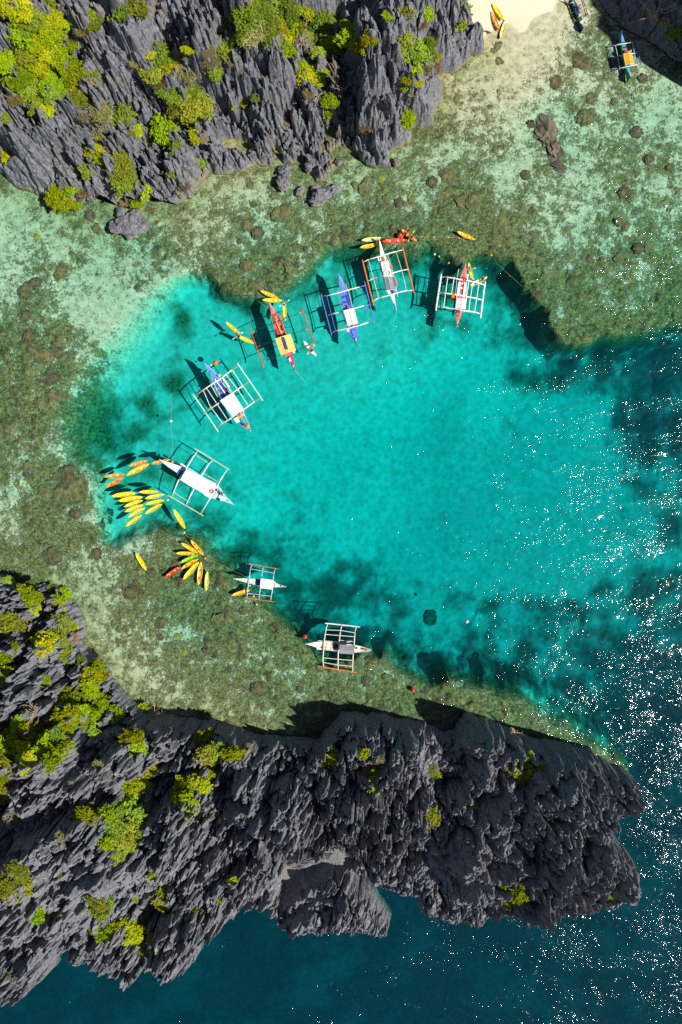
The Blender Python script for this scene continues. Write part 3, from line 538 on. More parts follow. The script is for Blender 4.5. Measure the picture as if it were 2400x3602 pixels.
PL = [(C1, 'upper left', '80,40,70b 20,140,60o 160,240,90b 290,250,60b 110,370,80b 50,510,60b 150,560,50o 260,440,70b 350,490,100b 470,430,100b 530,500,60b 340,580,80b 420,600,70b 500,660,60b 200,710,60b 320,750,60b 590,700,60o 670,720,70d 620,100,60o 590,60,40o 350,30,60b 780,120,40o 530,160,40d 830,30,60o 920,30,60o 470,290,40b 650,530,50d 905,390,40d 1090,370,80o 1190,320,70o 1230,400,80d 1300,330,40b 1080,520,60d 1040,450,60o 1150,440,60b 1120,610,50o 1230,640,70o 1320,680,100o 1240,720,60o 1320,590,50o 1330,790,50b 860,800,60o 920,780,30b 780,840,40b 940,900,45b 1130,870,90b 1150,940,60b 1080,960,50b 1210,1010,40o 1350,930,40b 1390,930,40d 690,990,80o 700,1050,70b 640,1020,50b 820,1150,80o 830,1230,80o 45,1080,30b 490,1120,70w 600,1170,40o 480,1290,50b 400,1360,80b 470,1370,50b 580,1310,60w 990,1295,35b 1180,1330,40o 1225,1285,30b 920,1370,40b 840,1350,50w 1030,1400,50w 20,810,40o 60,630,60w 1450,400,60d 1530,300,60o 1550,140,40o 1270,1270,40w 700,870,50d 1290,450,60d 560,790,40d 1420,300,40d'),
  (C2, 'upper middle', '60,60,50o 130,100,100o 220,80,90o 330,50,100o 430,80,70o 540,20,60b 150,190,80d 250,220,70o 340,170,60o 380,240,60b 370,330,60b 300,260,40d 830,180,50b 860,240,80b 930,250,70b 980,210,50b 910,290,50b 500,450,50b 540,490,45b 600,480,35b 650,480,30b 720,490,45b 620,540,35b 680,545,25b 610,590,35b 710,700,50b 700,750,30b 1240,810,75b 1240,40,60o 1370,80,50b 1210,270,60o 1290,330,80o 1370,330,70o 1430,400,50o 1400,300,50d 1300,490,35b 1250,530,25b 1370,450,60d 15,270,40b 1110,90,30b 750,300,60o 620,300,70o 680,200,70o 110,700,20b 1430,470,50w 960,840,50w 20,380,40d 280,520,30d 1350,140,40w 560,640,40d'),
  (C3, 'upper right', '50,20,60o 40,180,35o 1460,140,20b 1540,170,60o'),
  (C4, 'left', '40,885,40o 210,970,60b 215,1020,40b 430,970,40b 400,1010,40b 300,1060,50o 200,1085,35b 90,1180,110o 40,1150,60o 130,1190,70b 380,1190,60o 430,1170,50o 270,1250,70o 310,1280,60b 270,1330,60b 420,1290,40o 450,1360,40b 400,1400,50o 15,1400,60b 10,1530,60b 80,1340,30b 640,1480,60b 620,1530,60b 680,1530,50b 560,1430,25o 500,1270,40w 470,1190,35d 560,1310,35d'),
  (C5, 'lower left', '290,10,40b 620,40,60b 600,120,70b 660,180,70b 620,230,60b 540,60,40o 480,150,70o 430,220,70b 500,220,60b 400,290,60b 470,300,50b 790,230,50b 180,300,50b 120,350,70b 230,380,70o 300,440,80o 200,430,80o 90,450,80b 40,560,80b 150,550,80b 370,500,60b 250,500,70b 30,680,60b 60,720,50o 20,790,50o 650,370,50o 920,390,60b 940,440,60b 880,380,40b 1040,600,50b 660,610,45d 620,535,25o 470,440,25o 900,700,70b 880,780,70b 950,790,60b 990,750,40b 580,900,50o 580,970,70b 540,960,50b 490,880,35d 760,930,80o 850,960,100o 740,1050,90o 840,1080,110o 780,1150,80o 920,1040,60o 780,1220,50o 420,1070,45d 100,930,60d 1380,420,60o 1430,370,60b 1400,520,60o 1470,490,60o 1540,510,50b 1360,640,60b 1400,670,50b 1320,740,80b 1250,780,70b 1290,850,80b 1220,850,60b 1360,760,60b 1435,900,35b 100,1320,70o 140,1370,60o 40,1400,70o 110,1430,60b 20,1470,50o 120,1500,50b 660,1530,50o 690,1580,50o 630,1560,40o 740,1540,30o 890,1510,40o 1110,1510,60b 1090,1560,50o 1140,1550,40b 240,1620,50b 320,1620,50b 400,1580,50b 700,1720,70b 770,1700,70b 850,1760,80b 930,1700,80b 930,1790,70o 980,1640,50d 1000,1860,70o 1060,1850,70o 1100,1900,50b 60,2040,25b 1500,1510,20b 970,200,25b'),
  (C6, 'lower middle', '30,500,60b 690,530,55b 750,540,50b 710,565,45b 940,500,30b 1000,660,60d 1010,710,60b 1030,630,30b 1050,540,35d 1420,600,50d 1430,640,35b 1400,930,50o 35,1385,20b 240,465,25d 150,460,25d'),
  (C7, 'lower right', '430,610,50o 500,620,50o 540,650,50b 460,660,40b 610,610,35b 400,600,40d 515,515,25b 380,1460,40b 400,1510,70b 450,1480,60b 340,1530,40b 140,870,20b 1080,1500,20b')]
WORDS = {'b': ('leafy_shrub', 'bright yellow green leafy shrub', 'shrub', 'leaf_bright'), 'o': ('leafy_shrub', 'dull olive green leafy shrub', 'shrub', 'leaf_olive'),
         'd': ('dry_shrub', 'straw coloured dry grassy tuft', 'dry grass', 'leaf_dry'), 'w': ('dry_shrub', 'brown withered twiggy bush', 'dry bush', 'leaf_brown')}
PLACE = {'upper left': 'on the grey rock at the upper left corner', 'upper middle': 'on the grey cliff left of the sand beach', 'upper right': 'on rock beside the sand beach', 'left': 'on the rock at the left edge below the reef',
         'lower left': 'on the dark headland at the lower left', 'lower middle': 'on the middle of the dark headland', 'lower right': 'on the right end of the dark headland'}
pr = random.Random(5)
def extra(conv, n, x0, x1, y0, y1, kinds, r0, r1): return ' ' + ' '.join('%d,%d,%d%s' % (pr.uniform(x0, x1), pr.uniform(y0, y1), pr.uniform(r0, r1), pr.choice(kinds)) for _ in range(n))
PL[0] = PL[0][:2] + (PL[0][2] + extra(C1, 44, 0, 380, 0, 520, 'bbbo', 50, 95) + extra(C1, 20, 120, 580, 400, 720, 'bbo', 45, 80) + extra(C1, 16, 560, 1500, 0, 1250, 'odd', 18, 34),)
PL[1] = PL[1][:2] + (PL[1][2] + extra(C2, 10, 40, 480, 0, 240, 'obo', 40, 75) + extra(C2, 10, 480, 720, 60, 420, 'o', 40, 70) + extra(C2, 12, 0, 1400, 300, 900, 'odb', 14, 28),)
PL[4] = PL[4][:2] + (PL[4][2] + extra(C5, 18, 0, 420, 300, 700, 'bbo', 50, 85) + extra(C5, 8, 400, 720, 20, 300, 'bbb', 45, 75) + extra(C5, 6, 680, 960, 900, 1150, 'bo', 50, 80) + extra(C5, 12, 0, 1500, 300, 1600, 'odb', 14, 28),)
PL[3] = PL[3][:2] + (PL[3][2] + extra(C4, 8, 0, 620, 900, 1560, 'odb', 16, 32),)
for conv, where, txt in PL:
    for it in txt.split():
        kd = it[-1]; a, b, r = it[:-1].split(','); px, py = conv((float(a), float(b))); rm = float(r) / 1.96 * M_PX * 1.12
        s0 = surf_at(px, py); h = s0.z + rm * 0.35; p = Vector(W(px, py, h)); z = min(max(float(ground(p.x, p.y)), s0.z - 1.5), s0.z + 0.8)
        size = 0 if rm < 1.05 else 1 if rm < 1.75 else 2; var = rnd.randrange(3); cm, sm = plant_proto(size, var, kd in 'dw')
        nm, lab, cat, mt = WORDS[kd]; rm *= 1 - z / CAM_H
        root = empty(nm, (p.x, p.y, z), rnd.random() * 6.28); k = rm; root.scale = (k * rnd.uniform(0.75, 1.3), k * rnd.uniform(0.75, 1.2), k * rnd.uniform(0.7, 1.05))
        sw = 'small' if rm < 0.8 else 'medium' if rm < 1.6 else 'large'; tag(root, sw + ' ' + lab + ' ' + PLACE[where], cat, sw + ' ' + lab + 's ' + PLACE[where])
        c = bpy.data.objects.new('crown', cm); COL.objects.link(c); c.parent = root
        c.material_slots[0].link = 'OBJECT'; c.material_slots[0].material = MAT[mt]
        st = bpy.data.objects.new('stem', sm); COL.objects.link(st); st.parent = root
def dead_tree(px, py, size, label, seed, tilt=0.3):
    g = random.Random(seed); s0 = surf_at(px, py); root = empty('dead_tree', s0, g.random() * 6); tag(root, label, 'dead tree')
    tr = MB(); tr.tube([(0, 0, -0.8), (0.1, 0, 0.5), (0.3 * tilt * size, 0.1, 0.5 * size)], [0.16, 0.13, 0.09], 7); tr.build('trunk', MAT['dead'], root)
    for i in range(9):
        m = MB(); a = g.random() * 6.28; L = size * (0.5 + 0.6 * g.random()); p = Vector((0.1 + 0.2 * g.random(), 0, 0.3 + 0.06 * i * size)); d = Vector((math.cos(a), math.sin(a), 0.25)); pts = [p]
        for k in range(4): d = (d + Vector((g.uniform(-.5, .5), g.uniform(-.5, .5), g.uniform(-.2, .4)))).normalized(); pts.append(pts[-1] + d * L / 4)
        m.tube(pts, [0.08, 0.065, 0.05, 0.035, 0.02], 6)
        for k in (1, 2, 3, 3, 4):
            e = (d + Vector((g.uniform(-1, 1), g.uniform(-1, 1), g.uniform(-.2, .6)))).normalized(); q = pts[k] + e * L * 0.28
            m.tube([pts[k], q, q + (e + Vector((g.uniform(-.6, .6), g.uniform(-.6, .6), .2))).normalized() * L * 0.2], [0.04, 0.028, 0.015], 5)
        m.build('branch', MAT['dead'], root)
dead_tree(1058, 165, 2.4, 'pale bare branching tree at the shaded edge of the upper cliff bushes', 1)
dead_tree(1185, 318, 3.0, 'tan leafless tree with crooked limbs in the shaded gully of the upper cliff', 2)
dead_tree(1120, 352, 1.6, 'small tan leafless shrub left of the tan leafless tree in the gully', 3)
dead_tree(2303, 60, 3.6, 'tall pale leafless tree on the dark rock at the upper right corner', 4)
dead_tree(555, 2505, 2.6, 'bare grey tree at the shadowed shore edge of the dark headland', 5)
dead_tree(132, 2490, 2.2, 'bare brown shrub flat on the rock of the lower left headland', 6)
dead_tree(362, 462, 1.6, 'short pale dead trunk among shrubs on the upper left rock', 7)
dead_tree(1805, 2575, 1.4, 'small bleached shrub on the north rim of the headland near its right end', 8)

# ------------------------------------------------------------------ boulders, reef rock and coral heads
def lump_mesh(name, seed, mat, rough=0.28, flat=0.7, sub=4, blades=0.0):
    bm = bmesh.new(); bmesh.ops.create_icosphere(bm, subdivisions=sub, radius=1.0)
    co = np.array([v.co for v in bm.verts]); o = seed * 13.7
    d = 1 + rough * fbm(co[:, 0] * 1.3 + o, co[:, 1] * 1.3 + co[:, 2] * 1.7 + o, seed, 4, 0.6) * 1.6
    if blades: d += blades * (1 - np.abs(fbm(co[:, 0] * 3 + o, co[:, 1] * 1.2 + co[:, 2] * 2, seed + 2, 3)) * 2.5) 
    for v, k in zip(bm.verts, d): v.co *= float(k); v.co.z *= flat
    me = bpy.data.meshes.new(name); bm.to_mesh(me); bm.free(); me.materials.append(mat)
    return me
def lump(name, me, px, py, z, s, rz, label, cat, group=None):
    o = bpy.data.objects.new(name, me); COL.objects.link(o); o.location = W(px, py, z); o.scale = s; o.rotation_euler = (0, 0, rz)
    return tag(o, label, cat, group)
for i, (px, py, sx_, sy_, sz_, rz, lab) in enumerate([
    (460, 793, 2.9, 1.9, 1.6, 0.1, 'largest grey boulder standing in the shallows below the upper left cliff'), (996, 648, 1.1, 1.3, 1.3, 0.4, 'rounded grey boulder with a dark shadow in the shallows below the cliff'),
    (1132, 690, 2.0, 1.1, 1.3, 0.6, 'long pale grey slab rock lying farthest out from the upper cliff'), (1003, 602, 1.2, 1.0, 1.2, 1.0, 'blocky grey boulder at the foot of the cliff above the rounded one'),
    (1178, 668, 0.7, 1.0, 0.9, 2.6, 'small beige rock touching the long pale slab rock'), (1085, 590, 0.6, 0.8, 1.1, 0.3, 'small upright grey rock in the dark water gap of the cliff foot'),
    (1192, 570, 0.6, 0.5, 0.6, 0.9, 'tiny grey rock beside the cliff foot near the yellow sand'), (1058, 672, 0.5, 0.9, 0.5, 2.8, 'low tan rock half awash left of the long slab rock'), (1395, 570, 0.6, 0.7, 0.6, 0.4, 'small tan rock at the tip of the cliff point'),
    (425, 748, 0.9, 0.8, 1.0, 1.4, 'grey stone wedged between cliff and largest boulder'), (480, 752, 1.0, 0.9, 0.8, 0.2, 'flat brownish stone above the largest boulder'), (1110, 660, 0.8, 0.5, 0.5, 0.3, 'flat brown stone just above the long slab rock'), (1085, 3022, 4.0, 0.8, 1.6, 0.2, 'pale tan rock shelf at the dark hollow under the dark headland')]):
    m = MAT['rock_n']; lump('boulder', lump_mesh('boulder', 20 + i, m, 0.36, 0.8, 4, 0.12), px, py, sz_ * 0.3, (sx_, sy_, sz_), rz, lab, 'boulder')
for px, py, s, rz, lab in [(1918, 470, (1.5, 2.0, 0.95), 0.5, 'big brown and grey reef rock breaking the surface in the right shallows'), (1950, 530, (1.1, 1.3, 0.75), 0.3, 'olive reef rock joined below the big brown reef rock'),
                           (1965, 585, (0.6, 1.1, 0.65), 0.9, 'narrow reef rock trailing below the olive reef rock'), (1868, 438, (0.6, 0.6, 0.65), 0.2, 'small round brown rock left of the big reef rock')]:
    lump('reef_rock', lump_mesh('reef_rock', int(px) % 97, MAT['reef_top'], 0.6, 0.5, 5, 0.35), px, py, -0.45, s, rz, lab, 'rock')
CORAL = [lump_mesh('coral_head', 60 + i, MAT[m], 0.42, 0.6, 4, 0.22) for i, m in enumerate(['coral_olive', 'coral_brown', 'coral_olive', 'coral_yellow', 'coral_brown'])]
fixed = [(365, 1828, 1.3), (350, 1850, 1.0), (380, 1805, 0.8), (343, 1948, 1.0), (545, 2075, 0.8), (235, 1675, 1.6), (270, 1715, 1.8), (215, 1735, 1.5), (165, 1725, 1.2), (185, 1955, 1.3), (1290, 660, 1.2), (1360, 700, .6), (1360, 697, .6), (1405, 715, .8), (1450, 705, .6), (1340, 630, .5), (1520, 640, .9), (1575, 625, 1.2), (965, 690, .7), (1000, 745, 1.3), (890, 720, .5), (880, 650, .6), (1445, 695, .5),
  (190, 1390, 1.1), (150, 1420, 1.2), (200, 1240, 1.2), (160, 1250, 1.3), (120, 1230, 1.1), (2050, 420, 1.1), (2070, 415, 1.2), (2080, 350, 1.0), (1955, 290, 1.0), (2040, 215, 1.3), (2240, 465, 1.0), (2280, 560, .9), (2195, 680, .9), (2220, 685, .7), (2175, 780, .7), (2260, 277, .7), (2160, 355, .6), (1665, 705, 1.2), (1620, 710, .8), (1850, 615, .7), (2355, 590, .8), (770, 1140 + 1040, 1.1), (420, 2215, .5), (440, 2215, .6), (563, 2240, .5), (625, 2236, .5), (730, 2290, .7), (460, 2085, 1.1), (500, 2098, .5), (1510, 2175, 1.5), (910, 2425, 1.3), (1055, 2425, .5), (2245, 875, .8), (2280, 870, .8), (2175, 905, .8), (2110, 890, .4), (1250, 650, .6)]
def zone(px, py):
    x, y, _ = W(px, py); return sea_z(x, y)
tries = 0; spots = list(fixed)
while len(spots) < 130 and tries < 9000:
    tries += 1; px, py = rnd.uniform(0, 2400), rnd.uniform(250, 2700); x, y, _ = W(px, py); z = sea_z(x, y)
    if ground(x, y) > -0.6 or z > -0.55 or z < -3.2: continue
    rr = float(bil(reef, 0, 0, 1, np.array(0.0), np.array(0.0))) if False else 0
    i = int(np.searchsorted(sx, x)); j = int(np.searchsorted(sy, y))
    if reef[j, i] < 0.45 and rnd.random() > 0.25: continue
    if px > 1650: continue
    spots.append((px, py, rnd.choice([0.35, 0.45, 0.5, 0.6, 0.7, 0.9, 1.1]) ))
for k, (px, py, s) in enumerate(spots):
    x, y, _ = W(px, py); z = sea_z(x, y); v = 3 if (s < 0.6 and rnd.random() < 0.3) else rnd.choice([0, 1, 2, 4]); x, y, _ = W(px, py, z)
    side = 'upper middle shallows' if py < 900 and px < 1650 else 'right shallows' if px >= 1650 else 'left shallows' if py < 2000 else 'lower left shallows'
    kindw = {0: 'olive', 1: 'brown', 2: 'olive', 3: 'yellowish', 4: 'brown'}[v]; sizew = 'large' if s > 1.0 else 'medium' if s > 0.62 else 'small'
    o = bpy.data.objects.new('coral_head', CORAL[v]); COL.objects.link(o); top = min(s * 0.42, -z * 0.7); o.location = (x, y, z + 0.05)
    o.scale = (s, s * rnd.uniform(0.8, 1.15), max(0.25, min(s, top / 0.75))); o.rotation_euler = (0, 0, rnd.random() * 6.28)
    tag(o, f'{sizew} round {kindw} coral head under clear water in the {side}', 'coral', f'{sizew} {kindw} coral heads in the {side}')

# ------------------------------------------------------------------ kayaks
def kayak_proto():
    L = 4.1; root = empty('kayak', (0, 0, 0)); N = 26; ring = []
    def wid(t): return 0.43 * max(0.0, 1 - abs(2 * t - 1) ** 2.3) ** 0.8 + 0.012
    v = []; per = 11
    for i in range(N + 1):
        t = i / N; x = (t - 0.5) * L; w = wid(t); e = abs(2 * t - 1); rk = 0.13 * e ** 3; rec = 0.12 * max(0, 1 - (e / 0.72) ** 6) - 0.03 * (e > 0.72)
        half = [(0, -0.14 + rk * 1.5), (0.72 * w, -0.09 + rk), (1.0 * w, 0.09 + rk), (0.95 * w, 0.22 + rk), (0.80 * w, 0.235 + rk), (0.62 * w, 0.235 + rk - rec), (0, 0.235 + rk - rec * 0.9)]
        prof = [half[0]] + half[1:6] + [half[6]] + [(-a, b) for a, b in half[5:0:-1]]
        v += [(x, a, b) for a, b in prof]
    per = 12
    f = [(i * per + k, (i + 1) * per + k, (i + 1) * per + (k + 1) % per, i * per + (k + 1) % per) for i in range(N) for k in range(per)]
    f += [tuple(range(per)), tuple(range(N * per, (N + 1) * per))[::-1]]
    m = MB(); m.add(v, f); hull = m.build('hull', MAT['kayak_yellow'], root, smooth=True)
    for x, nm in ((-0.75, 'seat'), (0.62, 'seat')):
        m = MB(); m.box((x, 0, 0.15), (0.30, 0.30, 0.05), 0, 0, 0.85); m.box((x - 0.18, 0, 0.22), (0.06, 0.32, 0.14), 0, 0, 0.95); m.build(nm, MAT['seat_grey'], root)
    m = MB(); m.tube([(1.45 + 0.1 * math.cos(a), 0.1 * math.sin(a), 0.272) for a in [k * math.pi / 5 for k in range(11)]], 0.025, 5); m.tube([(1.45, 0, 0.25), (1.45, 0, 0.29)], 0.09, 10); m.build('hatch', MAT['seat_pale'], root)
    for sx_ in (-1, 1):
        m = MB(); m.tube([(sx_ * 2.02, 0, 0.36), (sx_ * 2.08, 0, 0.42), (sx_ * 2.12, 0, 0.34)], 0.02, 5); m.build('carry_handle', MAT['rubber'], root)
    for sy_ in (-1, 1):
        m = MB(); m.tube([(-1.6, sy_ * 0.24, 0.27), (-0.9, sy_ * 0.36, 0.26), (0.9, sy_ * 0.36, 0.26), (1.6, sy_ * 0.24, 0.27)], 0.014, 5); m.build('deck_line', MAT['rubber'], root)
    return root
KP = kayak_proto(); used = [False]
def recolor(o, mat): o.material_slots[0].link = 'OBJECT'; o.material_slots[0].material = mat
def kayak(crop, a, b, col, label, group=None, seat=None, z=0.04):
    x0, y0, sc = crop; A = Vector(W(x0 + a[0] / sc, y0 + a[1] / sc, 0.25 + z)); B = Vector(W(x0 + b[0] / sc, y0 + b[1] / sc, 0.25 + z)); d = B - A
    if not used[0]: o = KP; used[0] = True
    else: o = copy_tree(KP)
    o.location = ((A.x + B.x) / 2, (A.y + B.y) / 2, z); o.rotation_euler = (rnd.uniform(-.03, .03), 0, math.atan2(d.y, d.x)); k = d.length / 4.1
    o.scale = (k, k * 0.5 + 0.5 * min(max(k, 0.85), 1.1), 1)
    for c in o.children:
        if c.name.startswith('hull'): recolor(c, MAT['kayak_' + col])
        elif c.name.startswith('seat'): recolor(c, MAT[seat or rnd.choice(['seat_grey', 'seat_pale', 'seat_grey'])])
        elif c.name.startswith('hatch'): recolor(c, MAT['seat_pale' if rnd.random() < 0.6 else 'kayak_' + col])
    tag(o, label, 'kayak', group); return o
A_ = (1120, 780, 4.3556); B_ = (1500, 860, 6.272); C_ = (760, 980, 4.126); D_ = (640, 1240, 4.9); E_ = (340, 1540, 3.0154); F_ = (440, 1840, 4.6118); G_ = (780, 1940, 6.0308); H_ = (1040, 2160, 5.2267); I_ = (1960, 0, 4.6118); J_ = (1680, 0, 9.8); K_ = (1250, 790, 3.6465)
ga = 'kayaks by the white boat with orange floats'
kayak(A_, (660, 285), (960, 245), 'pale', 'pale orange yellow kayak under the bow tip of the white boat with orange floats', ga)
kayak(A_, (635, 395), (920, 340), 'golden', 'golden kayak just below the pale one left of the white bow', ga)
kayak(A_, (975, 300), (1360, 280), 'red', 'long red orange kayak lying level right of the white bow', ga)
kA = kayak(A_, (1268, 115), (1515, 300), 'orange', 'orange kayak carrying two paddlers beside the red buoy', ga)
kayak(K_, (1303, 88), (1540, 195), 'golden', 'lone orange yellow kayak tied to a line over the upper reef edge')
gb = 'kayaks by the white boat with pink decks'
kB1 = kayak(B_, (1040, 815), (930, 400), 'lemon', 'lime yellow kayak upright beside the pink bow', gb)
kB2 = kayak(B_, (960, 915), (1345, 715), 'pale', 'pale yellow kayak lying across the outrigger of the boat with pink decks', gb)
gc = 'kayaks around the red boat with a yellow canopy'
kayak(C_, (640, 175), (905, 280), 'golden', 'golden kayak at the reef edge above the red boat bow', gc)
kayak(C_, (670, 310), (963, 315), 'yellow', 'yellow kayak lying level right at the tip of the red boat bow', gc)
kC1 = kayak(C_, (1005, 615), (988, 345), 'yellow', 'yellow kayak with a paddler right of the red boat bow', gc)
kayak(C_, (140, 630), (358, 808), 'golden', 'empty yellow kayak left of the red boat, nose to the paddled one', gc)
kC2 = kayak(C_, (555, 940), (305, 825), 'yellow', 'yellow kayak with a paddler touching the left red float', gc)
kC3 = kayak(C_, (1270, 905), (1460, 1125), 'white', 'white kayak with a paddler at the right red float', gc)
ge = 'kayaks tied near the white and cyan boat'
kayak(E_, (342, 300), (540, 240), 'orange', 'orange kayak above the long yellow one left of the cyan bow', ge)
kayak(E_, (315, 398), (555, 275), 'golden', 'long deep yellow kayak under the orange one left of the cyan bow', ge)
kayak(E_, (80, 415), (297, 385), 'orange', 'orange kayak farthest left, upper of the pair', ge, 'seat_pale')
kayak(E_, (100, 522), (288, 420), 'orange', 'orange kayak farthest left, lower tilted one of the pair', ge, 'seat_red')
kayak(E_, (578, 275), (780, 232), 'orange', 'orange kayak under the bow tip of the white and cyan boat', ge)
gr = 'yellow kayaks in the raft below the cyan bow'
for (a, b), lab in zip([((160, 618), (415, 585)), ((230, 670), (488, 625)), ((290, 732), (490, 662)), ((297, 785), (498, 708)), ((330, 845), (513, 740)), ((310, 940), (480, 818)), ((450, 575), (660, 572)), ((512, 645), (718, 598)), ((515, 705), (720, 660)), ((515, 805), (695, 700))],
    ['yellow kayak topmost in the left row of the raft', 'yellow kayak second from the top in the left row of the raft', 'yellow kayak third from the top in the left row of the raft', 'yellow kayak fourth from the top in the left row of the raft', 'yellow kayak fifth from the top in the left row of the raft', 'yellow kayak lowest in the left row of the raft',
     'yellow kayak topmost in the right row of the raft', 'yellow kayak second from the top in the right row of the raft', 'yellow kayak third from the top in the right row of the raft', 'yellow kayak lowest and steepest in the right row of the raft']):
    kayak(E_, a, b, 'yellow', lab, gr)
kayak(E_, (815, 755), (940, 965), 'yellow', 'single yellow kayak between the raft and the star of kayaks, tied to a buoy')
gf = 'kayaks tied in a star over the lower reef'
kayak(F_, (170, 485), (347, 770), 'yellow', 'solitary plain yellow kayak over the reef left of the star of kayaks', None, 'seat_yellow')
kayak(F_, (905, 320), (1185, 490), 'golden', 'golden kayak pointing up left in the star, second from the top', gf)
kayak(F_, (1065, 275), (1275, 525), 'golden', 'golden kayak with red seats at the top right of the star', gf, 'seat_red')
kayak(F_, (820, 490), (1140, 495), 'golden', 'golden kayak lying level above the green one in the star', gf)
kayak(F_, (890, 645), (1190, 510), 'green', 'bright green kayak in the star', gf, 'seat_yellow')
kayak(F_, (910, 740), (1190, 580), 'golden', 'golden kayak just below the green one in the star', gf, 'seat_red')
kayak(F_, (940, 918), (1200, 625), 'yellow', 'long yellow kayak pointing down left in the star', gf)
kayak(F_, (1190, 1008), (1235, 625), 'golden', 'long golden kayak pointing straight down in the star', gf, 'seat_red')
kayak(F_, (1315, 1103), (1335, 780), 'lemon', 'lemon yellow kayak floating apart at the lower right of the star', gf, 'seat_pale')
kayak(F_, (642, 890), (900, 702), 'red', 'bright red kayak with yellow seats at the left end of the star', gf, 'seat_yellow')
kayak(G_, (205, 935), (610, 815), 'golden', 'deep yellow kayak under the lower outrigger of the small white boat')
gj = 'kayaks pulled up at the beach'
def zb(px, py): x, y, _ = W(px, py); return max(0.12 + sea_z(x, y), 0.02)
kayak(J_, (515, 135), (905, 690), 'yellow', 'yellow kayak highest up on the sand beach', gj, 'seat_yellow', zb(1750, 40))
kayak(J_, (475, 410), (750, 1030), 'orange', 'orange kayak on the sand beach', gj, 'seat_grey', zb(1742, 72))
kayak(J_, (985, 675), (775, 1310), 'pale', 'pale yellow kayak at the waterline of the sand beach', gj, 'seat_yellow', zb(1770, 100))

